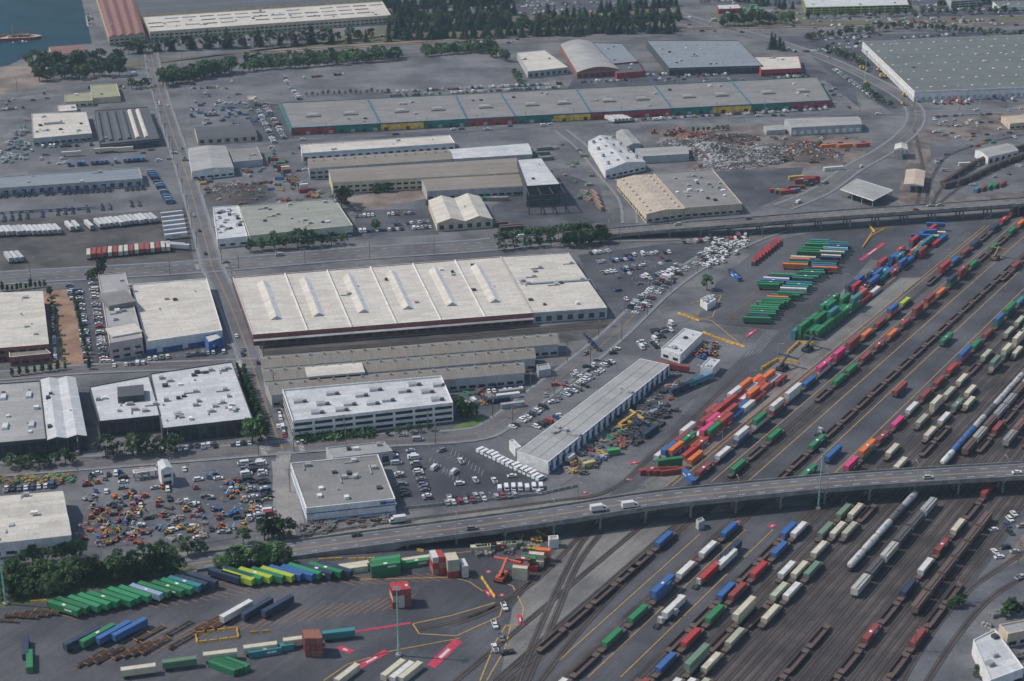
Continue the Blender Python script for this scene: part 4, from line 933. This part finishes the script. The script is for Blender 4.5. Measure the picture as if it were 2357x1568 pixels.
for p,q,w in (((820,1540),(890,1500),3.0),((992,1536),(1055,1475),4.0),((780,1490),(810,1503),3),((1980,600),(2035,560),2.5),((1716,776),(1740,760),2.5),((1450,1068),(1470,1064),2),((1340,1133),(1350,1136),2),((1115,1360),(1130,1372),2),((1150,1370),(1160,1372),2),((1118,1318),(1130,1316),2),((1195,1415),(1200,1440),2),((1770,1215),(1785,1208),2),((1690,1205),(1705,1200),2),((1435,1103),(1455,1106),2),((1608,1128),(1622,1118),2)): line(b,p,q,w,m_redp); line(b,((p[0]*2+q[0])/3,(p[1]*2+q[1])/3),((p[0]+q[0]*2)/3,(p[1]+q[1]*2)/3),w*.35,m_white,.27)
def pl(pts,w,m):
    for p,q in zip(pts,pts[1:]): line(b,p,q,w,m)
pl([(950,1437),(1040,1418),(1140,1388),(1158,1395),(1150,1420),(1050,1465),(965,1460),(950,1437)],.5,m_yel)
pl([(1105,1568),(1140,1480),(1165,1440),(1175,1443),(1160,1500),(1120,1568)],.5,m_yel); pl([(1170,1440),(1200,1440),(1205,1400),(1180,1350),(1165,1345)],.5,m_yel)
pl([(810,1335),(1040,1330),(1080,1340),(1120,1368)],.4,m_yel); pl([(150,1400),(700,1310),(1090,1270)],.35,m_yel)
pl([(745,1568),(800,1530),(900,1500),(1060,1470)],.4,m_yel)
pl([(1560,720),(1640,740),(1700,790)],.5,m_yel);pl([(1590,700),(1660,680),(1640,730),(1600,740)],.5,m_yel)
pl([(1985,570),(2010,530),(2060,520)],.5,m_yel)
for i in range(5): pl([(1715+i*8,822-i*2),(1760+i*8,768-i*2)],.3,m_dash)
for i in range(7): stripes((1395+i*20,600+i*14),(1480+i*14,590+i*12),G2+.5,6,3,m_dash,.2)
stripes((990,1060),(1060,1110),G2+.4,6,3,m_dash,.25);stripes((1040,1040),(1110,1090),G2+.4,6,3,m_dash,.25);stripes((345,808),(515,795),G2,7,3,m_yel,.25)
for u,v in ((487,612),(650,1035),(590,836)):
    x,y=G(u,v)
    for s in (-1,1):
        d=vec(G2);e=vec(G1)
        for k in range(7): b.box(x+d[0]*(k-3)*1.6+e[0]*9*s,y+d[1]*(k-3)*1.6+e[1]*9*s,.32,2.6,.6,.02,m_white,rot(G1))
b.obj('painted_markings')
def barrier(pts,m=m_yequip,h=1.0,name='safety_barrier',w=.8):
    b=MB()
    for p,q in zip(pts,pts[1:]):
        a=G(*p);e=G(*q);L=math.hypot(e[0]-a[0],e[1]-a[1]);n=max(1,int(L/3.2));an=math.atan2(e[1]-a[1],e[0]-a[0])
        for i in range(n):
            t=(i+.5)/n; b.box(a[0]+(e[0]-a[0])*t,a[1]+(e[1]-a[1])*t,.1,3.0,w,h*.45,m,an,ty=.6); b.box(a[0]+(e[0]-a[0])*t,a[1]+(e[1]-a[1])*t,.1+h*.45,3.0,w*.6,h*.55,m,an,ty=.7)
    b.obj(name)
for pts in ([(1560,722),(1610,740)],[(1618,766),(1690,794)],[(1640,775),(1715,800)],[(730,1292),(790,1288)],[(70,1388),(108,1386)],[(800,1290),(865,1288)],[(1108,1330),(1140,1378)],[(1235,1225),(1262,1238)],[(450,1460),(545,1448),(550,1470),(455,1482),(450,1460)],[(960,1268),(975,1270)],[(570,1460),(625,1455)]): barrier(pts)
for pts in ([(1812,815),(1840,790),(1878,797)],[(1752,852),(1790,830),(1838,838)]): barrier(pts,h=1.6,w=1.3)
for pts in ([(1985,572),(2005,545),(2035,530)],[(2000,520),(2014,536)]): barrier(pts,h=1.2,w=1.0)
barrier([(1330,1120),(1240,1140),(930,1172)],m_conc,1.2,'concrete_barrier',.5)
def stacker(u,v,c=(.6,.35,.03),r=0):
    b=MB(); b.box(0,0,1,7,3.4,1.6,m_paint); b.box(-.5,0,2.6,2,1.8,1.6,m_glass,mt=m_paint); b.beam((-3,0,3),(6,0,7),.9,m_paint); b.box(6.3,0,5.6,1.2,12,.6,m_paint)
    for x in (-2.6,2.6):
        for y in (-1.7,1.7): b.wheel(x,y,.9,.8,m_tire)
    o=b.obj('reach_stacker',(*G(u,v),.13),r); o.color=(*c,1)
stacker(2290,598,(.2,.15,.08),1); stacker(1155,1335,(.5,.1,.05),1.2); stacker(1440,985,(.5,.32,.05),.5); stacker(1800,852,(.04,.04,.045),.9); stacker(1858,808,(.04,.05,.06),.9)
# ---------- clutter ----------
def put(name,me,cs,z=.13,sc_=(.8,1.2)):
    return lambda x,y: place(name,me,x,y,z,U_(0,6.28),random.choice(cs),U_(*sc_))
EQ=[(.58,.14,.03),(.45,.11,.05),(.04,.16,.42),(.55,.35,.05),(.3,.3,.3),(.4,.05,.04),(.12,.12,.13)]
lot=[(190,1095),(340,1080),(560,1075),(600,1215),(480,1240),(190,1255)]
scatter([(190,1170),(320,1150),(330,1255),(195,1260)],28,put('boom_lift',LIFT,EQ,sc_=(.6,.9))); scatter([(480,1090),(560,1100),(570,1230),(480,1240)],14,put('boom_lift',LIFT,[(.04,.16,.42),(.05,.25,.48),(.5,.2,.05)],sc_=(.6,1)))
scatter(lot,26,put('excavator',EXC,[(.55,.35,.05),(.55,.14,.04),(.4,.4,.4)],sc_=(.5,.8))); scatter(lot,40,put('forklift',FORK,EQ)); scatter([(230,1200),(480,1190),(480,1250),(230,1255)],22,put('boom_lift',LIFT,[(.03,.14,.36),(.4,.4,.4),(.5,.3,.05),(.12,.12,.13)],sc_=(.6,.9)))
scatter([(340,1150),(470,1140),(480,1240),(340,1250)],26,put('pallet_stack',PAL,[(.2,.2,.2),(.12,.1,.09),(.3,.28,.25)],sc_=(.5,1)))
PC=[(.28,.12,.06),(.1,.1,.1),(.3,.27,.23),(.03,.11,.26),(.26,.06,.05),(.45,.3,.07),(.05,.24,.12),(.4,.4,.4),(.08,.08,.08),(.15,.15,.15)]
scatter([(1270,1075),(1400,950),(1560,850),(1590,870),(1450,1020),(1340,1100)],110,put('pallet_stack',PAL,PC,sc_=(.6,1.1))); scatter([(1400,960),(1500,880),(1540,900),(1440,990)],60,put('pallet_stack',PAL,[(.04,.045,.05),(.1,.1,.11)],sc_=(.8,1.2)))
unit_row('container_trailer',lambda:TR12,(1560,905),(1620,880),YD+.2,[BU,NV,TL,(.1,.25,.4)],step=5.5,fill=.7); unit_row('container_trailer',lambda:TR12,(1530,850),(1560,855),YD+1.4,[BU,RD,MR],step=4.5,fill=1)
unit_row('empty_chassis',EMPTYCH,(1385,955),(1465,890),G1,OC,step=3.4,fill=.5); unit_row('box_truck',BTRK,(1315,1060),(1335,1075),YD,[WT,(.5,.44,.25),CR],step=5); stack((1355,1075),1,YD+.5,[(.5,.4,.2)],6.1)
stack((1412,1046),1,G1,[(.05,.3,.1)],6.1); stack((1495,1000),1,YD,[NV])
scatter([(1430,1000),(1530,930),(1560,950),(1460,1030)],40,put('tire_stack',PAL,[(.03,.03,.035),(.05,.05,.06)]))
scatter([(1600,800),(1650,790),(1650,830),(1570,830)],22,put('forklift',FORK,EQ)); scatter([(1480,770),(1560,740),(1520,800),(1460,820)],22,lambda x,y:car(x,y,gridang(),'vcsp'))
scatter([(1650,545),(1740,540),(1680,600),(1610,620)],50,lambda x,y:car(x,y,U_(0,6),'vvs',(.6,.6,.6)))
scatter([(2150,320),(2357,300),(2357,440),(2160,430)],30,put('pallet_stack',PAL,PC)); scatter([(440,420),(620,380),(760,440),(720,470),(470,470)],70,put('pallet_stack',PAL,PC,sc_=(.6,1.4)))
scatter([(1120,350),(1330,320),(1380,450),(1320,480)],30,put('pallet_stack',PAL,[(.3,.3,.28),(.1,.19,.12),(.32,.25,.18)],sc_=(.8,1.5))); scatter([(0,340),(70,260),(60,370),(0,380)],50,put('pallet_stack',PAL,[(.4,.4,.4),(.15,.25,.25),(.2,.22,.25)],sc_=(.8,1.5)))
scatter([(440,240),(640,235),(640,300),(440,285)],40,put('pallet_stack',PAL,BL+[(.4,.4,.4)])); scatter([(1050,890),(1130,880),(1150,930),(1060,940)],14,put('pallet_stack',PAL,PC)); scatter([(680,1205),(900,1190),(880,1215),(700,1235)],40,put('pallet_stack',PAL,[(.2,.2,.2),(.12,.09,.07)],sc_=(.5,.9)))
scatter([(1290,1225),(1200,1235),(1090,1255),(1100,1280),(1250,1270)],20,put('pallet_stack',PAL,PC)); scatter([(0,1100),(180,1095),(180,1115),(0,1120)],30,put('pallet_stack',PAL,[(.3,.22,.08),(.2,.12,.06),(.1,.22,.1)]))
scatter([(2270,1420),(2357,1380),(2420,1560),(2260,1568)],24,put('pallet_stack',PAL,[(.2,.2,.2),(.35,.33,.3),(.1,.1,.1)]))
def pile(u,v,rx,ry,h,m1,m2,n=260):
    b=MB();K=22;H={}
    for i in range(K+1):
        for j in range(K+1):
            x=(i/K*2-1);y=(j/K*2-1);r=math.hypot(x,y);H[i,j]=(x*rx,y*ry,max(0,(1-r**1.6))*h*U_(.7,1.15)-.05)
    for i in range(K):
        for j in range(K): b.poly([H[i,j],H[i+1,j],H[i+1,j+1],H[i,j+1]],random.choice([m1,m1,m2]))
    for k in range(n):
        a=U_(0,6.28);r=R()**.6;x=math.cos(a)*r;y=math.sin(a)*r
        b.box(x*rx,y*ry,max(0,(1-r**1.6))*h*.85,U_(.4,2.4),U_(.3,1),U_(.2,.9),random.choice([m1,m2,m_steel if R()<.6 else m_wwhite,m2]),U_(0,3))
    b.obj('scrap_metal_pile',(*G(u,v),.1),rot(G1))
m_sc1=M('scrap_grey_mat',(.21,.215,.225),var=.5,fine=2); m_sc2=M('scrap_rust_mat',(.08,.06,.052),var=.4,fine=2); m_sc3=M('scrap_orange_mat',(.2,.075,.05),var=.4,fine=2)
pile(1640,352,26,34,7,m_sc1,m_sc2,700);pile(1720,362,30,26,5,m_sc1,m_sc2,500);pile(1780,350,26,24,4,m_sc2,m_sc1,300);pile(1660,322,34,14,4,m_sc2,m_sc2,300);pile(1560,332,16,14,4,m_sc2,m_sc1,160);pile(1840,340,20,18,3,m_sc2,m_sc2,100);pile(1860,360,30,16,3,m_sc2,m_sc2,120);pile(1600,312,20,10,3,m_sc3,m_sc2,60)
pile(540,440,18,18,3,m_dark,m_sc2,60);pile(1700,383,40,8,3,m_sc2,m_sc1,200)
scatter([(1500,305),(1650,300),(1640,325),(1520,330)],8,put('excavator',EXC,[(.4,.12,.05),(.3,.1,.06)],sc_=(1,1.4)))
scatter([(1800,330),(1980,330),(1960,370),(1800,385)],8,put('excavator',EXC,[(.4,.12,.05),(.1,.09,.08)],sc_=(1,1.4)))
scatter([(1500,310),(1990,320),(1980,370),(1620,390)],80,put('scrap_bale',PAL,[(.1,.07,.06),(.08,.06,.05),(.22,.22,.23),(.35,.35,.35),(.16,.08,.06)],sc_=(.7,1.4)))
# ---------- poles ----------
def mast():
    b=MB(); b.cyl(0,0,0,.45,30,.2,m_teal); b.cyl(0,0,0,1.2,1,1.2,m_conc)
    for i in range(8): a=i*math.pi/4; b.beam((0,0,29.6),(1.3*math.cos(a),1.3*math.sin(a),29.6),.12,m_steel); b.box(1.4*math.cos(a),1.4*math.sin(a),29.2,.5,.4,.4,m_steel,a)
    return b.mesh('light_mast_mesh')
MAST=mast()
for u,v in ((918,1510),(1883,1172),(2250,292),(1990,190),(1812,28),(14,1392),(2357,760)): place('light_mast',MAST,*G(u,v),0)
def upole():
    b=MB(); b.cyl(0,0,0,.2,12,.14,m_wood,6); b.box(0,0,11,2.8,.18,.2,m_wood); b.box(0,0,9.9,2.4,.16,.18,m_wood); b.cyl(.35,0,8.4,.3,9.4,.3,m_steel,6); return b.mesh('utility_pole_mesh')
UP=upole()
b=MB(); b.cyl(0,0,0,.14,9,.09,m_steel,6); b.beam((0,0,9),(2.4,0,9.4),.12,m_steel); b.box(2.7,0,9.3,.9,.35,.15,m_hvac); LAMP=b.mesh('street_lamp_mesh')
for i,(W,w,tr) in enumerate(ROADS):
    for p,n in zip(*(lambda r:(r,norms(r)))(resample(W,42))):
        el=i>=len(ROADS)-2
        o=(w/2-.2) if el else w/2+1; a=math.atan2(n[1],n[0])
        x,y=p[0]+n[0]*o,p[1]+n[1]*o
        if not blocked(x,y): place('street_lamp' if (el or i%2) else 'utility_pole',LAMP if (el or i%2) else UP,x,y,p[2]+(1.1 if el else .15),a+math.pi)
        if not el and i in (5,8,3):
            x,y=p[0]-n[0]*o,p[1]-n[1]*o
            if not blocked(x,y): place('utility_pole',UP,x,y,.1,a)
for k in range(16): place('street_lamp',LAMP,*YG(1000,1100-k*38),0,0)
# ---------- trees ----------
def leafM(name,c,c2):
    m,nt,p=mk(name);oi=nt.nodes.new('ShaderNodeObjectInfo')
    x=mix(nt,ramp(nt,noise(nt,pos(nt),.5,3),.35,.65),c,c2)
    x=mix(nt,oi.outputs['Random'],x,mix(nt,1.0,x,(.65,.8,.75),'MULTIPLY'))
    x=mix(nt,1.0,x,oi.outputs['Color'],'MULTIPLY')
    nt.links.new(x,p.inputs['Base Color']);p.inputs['Roughness'].default_value=.75
    return m
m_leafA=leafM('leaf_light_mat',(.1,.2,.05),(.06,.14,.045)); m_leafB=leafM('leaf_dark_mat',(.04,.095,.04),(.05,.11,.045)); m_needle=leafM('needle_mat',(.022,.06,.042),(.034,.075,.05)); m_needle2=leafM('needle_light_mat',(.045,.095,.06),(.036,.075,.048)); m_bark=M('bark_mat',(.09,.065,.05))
def decid(seed,W=.62,low=.22):
    rr=random.Random(seed);b=MB();b.cyl(0,0,0,.28,4,.2,m_bark,7)
    H=10
    for k in range(30):
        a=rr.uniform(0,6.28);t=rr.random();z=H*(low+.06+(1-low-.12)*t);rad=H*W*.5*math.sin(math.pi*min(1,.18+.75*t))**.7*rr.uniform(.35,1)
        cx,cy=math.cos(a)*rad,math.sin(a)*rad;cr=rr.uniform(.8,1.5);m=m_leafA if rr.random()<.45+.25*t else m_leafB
        if k<9: b.beam((0,0,H*low*.9+.1*k),(cx*.8,cy*.8,z-.2),.12,m_bark)
        for j in range(46):
            d=Vector((rr.gauss(0,1),rr.gauss(0,1),rr.gauss(0,.8))).normalized()*cr*rr.random()**.4
            c=Vector((cx,cy,z))+d;s=rr.uniform(.22,.46)
            u=Vector((rr.gauss(0,1),rr.gauss(0,1),rr.gauss(0,1))).normalized();w=u.orthogonal().normalized()
            b.poly([c+u*s,c+w*s*.8,c-u*s,c-w*s*.8],m)
    return b.mesh('broadleaf_tree_mesh')
def conif(seed,W=.36):
    rr=random.Random(seed);b=MB();b.cyl(0,0,0,.3,9.6,.03,m_bark,6);H=10
    for k in range(30):
        t=k/30;z=H*(.08+.9*t);rad=H*W*.5*(1-t)**.62*rr.uniform(.65,1.2)+.15;n=max(6,int(13*(1-t)+6))
        for i in range(n):
            a=rr.uniform(0,6.28);L=rad*rr.uniform(.6,1.1);d=Vector((math.cos(a),math.sin(a),0));s=Vector((-d.y,d.x,0));m=m_needle if rr.random()<.65 else m_needle2
            for q in range(3):
                f0=q/3;f1=f0+.5; w=.28*L*(1.1-f0)+.1; zz=z-.35*L*f0+rr.uniform(-.15,.15)
                c0=d*L*f0;c1=d*L*min(1.05,f1)
                b.poly([c0+s*w+Vector((0,0,zz)),c0-s*w+Vector((0,0,zz-.1)),c1-s*w*.2+Vector((0,0,zz-.3*L*.5)),c1+s*w*.2+Vector((0,0,zz-.25*L*.5))],m)
    return b.mesh('conifer_tree_mesh')
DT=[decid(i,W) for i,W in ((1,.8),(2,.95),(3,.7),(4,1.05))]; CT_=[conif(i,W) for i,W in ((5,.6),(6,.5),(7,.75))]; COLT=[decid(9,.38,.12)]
def bush():
    rr=random.Random(4);b=MB();b.cyl(0,0,0,.1,.6,.05,m_bark,5)
    for j in range(420):
        c=Vector((rr.gauss(0,1),rr.gauss(0,1),0));z=abs(rr.gauss(0,.6));c=Vector((c.x,c.y,z+.2));s=rr.uniform(.15,.35)
        u=Vector((rr.gauss(0,1),rr.gauss(0,1),rr.gauss(0,1))).normalized();w=u.orthogonal().normalized()
        b.poly([c+u*s,c+w*s*.8,c-u*s,c-w*s*.8],m_leafA if rr.random()<.5 else m_leafB)
    return b.mesh('shrub_mesh')
BUSH=bush()
def tree(u,v,h,k='d',tint=1.0,xy=None):
    x,y=xy or G(u,v)
    if blocked(x,y,0,.5): return
    me={'d':DT,'c':CT_,'o':COLT,'b':[BUSH]}[k]; nm={'d':'broadleaf_tree','c':'conifer_tree','o':'columnar_tree','b':'shrub'}[k]
    t=tint*U_(.8,1.2); s=(h/10 if k!='b' else h/1.6)
    place(nm,random.choice(me),x,y,.05,U_(0,6.28),(t,t*U_(.95,1.05),t*.95),(s*U_(.9,1.15),s*U_(.9,1.15),s*U_(.85,1.1)))
def trow(p,q,n,h,k='d',j=6,tint=1):
    for i in range(n):
        t=(i+.5)/n; tree(p[0]+(q[0]-p[0])*t+U_(-j,j)*.7,p[1]+(q[1]-p[1])*t+U_(-j,j)*.4,h*U_(.72,1.25),k,tint)
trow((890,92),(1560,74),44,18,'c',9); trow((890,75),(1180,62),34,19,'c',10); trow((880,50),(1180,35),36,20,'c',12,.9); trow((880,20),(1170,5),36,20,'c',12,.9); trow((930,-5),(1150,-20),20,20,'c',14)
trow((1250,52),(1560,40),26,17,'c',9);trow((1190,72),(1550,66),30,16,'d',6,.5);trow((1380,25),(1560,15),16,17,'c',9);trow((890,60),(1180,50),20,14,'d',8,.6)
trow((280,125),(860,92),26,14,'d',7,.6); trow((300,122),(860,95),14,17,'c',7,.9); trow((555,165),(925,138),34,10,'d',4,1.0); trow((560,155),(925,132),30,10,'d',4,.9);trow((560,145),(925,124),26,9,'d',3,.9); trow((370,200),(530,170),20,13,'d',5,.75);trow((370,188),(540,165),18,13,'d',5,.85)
trow((975,132),(1140,114),22,9,'d',4,1.0);trow((975,124),(1140,108),18,9,'d',4,.95); trow((1100,120),(1170,145),7,11,'d',6,.6)
trow((80,165),(280,160),14,17,'d',9,.55);trow((90,185),(280,175),14,15,'d',9,.6);trow((100,150),(150,160),4,17,'c',6)
trow((700,222),(900,213),16,4,'d',2,.8);trow((1180,175),(1200,200),5,8,'d',3,1.0)
trow((565,580),(805,562),9,11,'d',3,.75);trow((1140,578),(1395,558),9,9,'d',4,.7);trow((1300,572),(1390,556),5,11,'d',4,.6);trow((1150,548),(1355,524),34,3,'b',2,.7)
tree(787,480,15,'d',.5);tree(792,470,14,'d',.5);trow((855,445),(905,440),6,6,'d',3,.7);tree(1627,668,11,'d',1.0);tree(865,530,9,'d',.8);tree(985,478,6,'d',.8)
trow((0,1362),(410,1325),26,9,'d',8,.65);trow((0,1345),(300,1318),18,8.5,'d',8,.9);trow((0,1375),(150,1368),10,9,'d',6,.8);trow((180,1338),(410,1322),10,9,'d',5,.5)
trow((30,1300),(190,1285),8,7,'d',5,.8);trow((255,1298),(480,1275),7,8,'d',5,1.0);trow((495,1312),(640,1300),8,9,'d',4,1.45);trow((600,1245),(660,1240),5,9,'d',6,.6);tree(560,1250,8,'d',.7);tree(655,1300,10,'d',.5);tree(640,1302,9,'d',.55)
trow((560,855),(612,1010),26,6,'o',1,.7);trow((545,845),(598,1000),20,5,'o',1,.6);trow((578,1020),(605,1015),3,11,'d',4,1.2)
trow((170,680),(208,855),20,5,'o',1,.9);trow((110,670),(150,850),8,5,'d',4,1);trow((20,868),(160,850),8,5,'o',1,1);trow((0,672),(110,660),10,5,'o',2,.8);trow((205,650),(245,630),4,9,'d',3,.6)
trow((225,1055),(420,1042),6,10,'d',5,.55);trow((20,1080),(180,1065),8,7,'d',4,.7)
trow((1055,955),(1085,965),5,9,'d',4,.6);trow((880,1005),(1000,992),5,5,'d',2,1);trow((690,1015),(860,1000),8,3,'b',2)
trow((1660,60),(1830,50),18,13,'d',7,.6);trow((1770,112),(1810,118),4,15,'c',5);trow((1850,95),(2060,68),14,9,'d',5,.65);trow((2050,65),(2357,88),22,8,'d',4,.7);trow((1990,215),(2050,250),6,8,'d',6,.8);trow((1900,120),(2000,160),9,9,'d',6,.7)
trow((2150,20),(2357,0),14,9,'d',8,.7);trow((1660,0),(1830,20),12,12,'c',8);trow((1830,-10),(2200,-30),20,14,'d',6,.7);trow((300,205),(340,200),4,9,'d',3,.8);trow((1850,42),(2340,30),26,8,'d',5,.7);trow((1700,-10),(1830,-30),12,12,'d',8,.6)
trow((1590,305),(1680,300),8,4,'d',2,.7);trow((2180,1402),(2220,1392),4,5,'d',6,.8);trow((2300,1425),(2357,1405),5,6,'d',6,.7);trow((2245,1568),(2250,1510),4,4,'d',4,.6)
for k in range(26): tree(0,0,14,'d',.7,xy=(U_(-900,900),1900+U_(0,500)))
# harbour
b=MB(); b.frus([(-30,-6),(26,-6),(32,0),(26,6),(-30,6)],0,[(-31,-7),(27,-7),(35,0),(27,7),(-31,7)],3,m_wred,m_rtan); b.box(-18,0,3,14,9,4,m_wcream); b.box(-18,0,7,8,7,2.5,m_wcream); b.cyl(5,0,3,.5,16,.3,m_steel); b.beam((5,0,14),(24,0,7),.5,m_wred); b.box(12,0,3,18,8,2,m_sc3)
for k in range(16): b.box(U_(-10,26),U_(-5,5),3,U_(1,4),U_(1,3),U_(1,3),random.choice([m_sc3,m_steel,m_wcream,m_wred]))
b.obj('cargo_barge',(*G(20,92),0),rot(math.radians(75)))
b=MB(); 
for k in range(14): b.box(U_(-25,25),0,.5,3,3,U_(2,5),random.choice([m_sc2,m_steel,m_conc]))
b.box(0,0,-.3,60,6,.8,m_conc); b.obj('pier',(*G(205,50),0),rot(math.radians(-16)))
def text(s,u,v,z,size,rz):
    cu=bpy.data.curves.new('lettering','FONT'); cu.body=s; cu.size=size; cu.extrude=.02; cu.align_x='CENTER'; cu.materials.append(m_wblue)
    o=bpy.data.objects.new('trailer_lettering',cu); x,y=G(u,v); o.location=(x+1.3*math.sin(rz),y-1.3*math.cos(rz),z); o.rotation_euler=(math.pi/2,0,rz); col.objects.link(o); return o
text('Norlan',406,550,1.8,2.2,rot(G1)+.1)
# ---------- air, light, camera ----------
m=bpy.data.materials.new('hazy_air_mat'); m.use_nodes=True; nt=m.node_tree; nt.nodes.clear()
o_=nt.nodes.new('ShaderNodeOutputMaterial'); v_=nt.nodes.new('ShaderNodeVolumeScatter'); v_.inputs['Color'].default_value=(.6,.8,1,1); v_.inputs['Density'].default_value=.00008; v_.inputs['Anisotropy'].default_value=.1
nt.links.new(v_.outputs[0],o_.inputs['Volume'])
b=MB(); b.box(0,1400,-1,5000,4200,261,m); b.obj('haze_layer')
w=bpy.data.worlds.new('World'); sc.world=w; w.use_nodes=True; nt=w.node_tree; bg=nt.nodes['Background']
s=nt.nodes.new('ShaderNodeTexSky'); s.sky_type='NISHITA'; s.sun_disc=False
EL=math.radians(49); AZ=math.radians(-82)
s.sun_elevation=EL; s.sun_rotation=AZ%(2*math.pi); s.air_density=1.2; s.dust_density=1.0
nt.links.new(s.outputs[0],bg.inputs[0]); bg.inputs[1].default_value=.12
sl=bpy.data.lights.new('sun','SUN'); sl.energy=3.5; sl.angle=math.radians(.5); sl.color=(1,.93,.84)
so=bpy.data.objects.new('sun',sl); to=Vector((math.sin(AZ)*math.cos(EL),math.cos(AZ)*math.cos(EL),math.sin(EL)))
so.rotation_euler=to.to_track_quat('Z','Y').to_euler(); so.location=(0,800,600); col.objects.link(so)
cam=bpy.data.cameras.new('camera'); cam.sensor_width=36; cam.lens=36*F/2357; cam.clip_end=30000; cam.clip_start=1
cam.dof.use_dof=True; cam.dof.focus_distance=980; cam.dof.aperture_fstop=.06
co=bpy.data.objects.new('camera',cam); co.location=(0,0,HC); co.rotation_euler=(math.pi/2-TH,0,0); col.objects.link(co); sc.camera=co
sc.view_settings.view_transform='Standard'; sc.view_settings.look='None'; sc.view_settings.exposure=0
print('objects',len(bpy.data.objects))
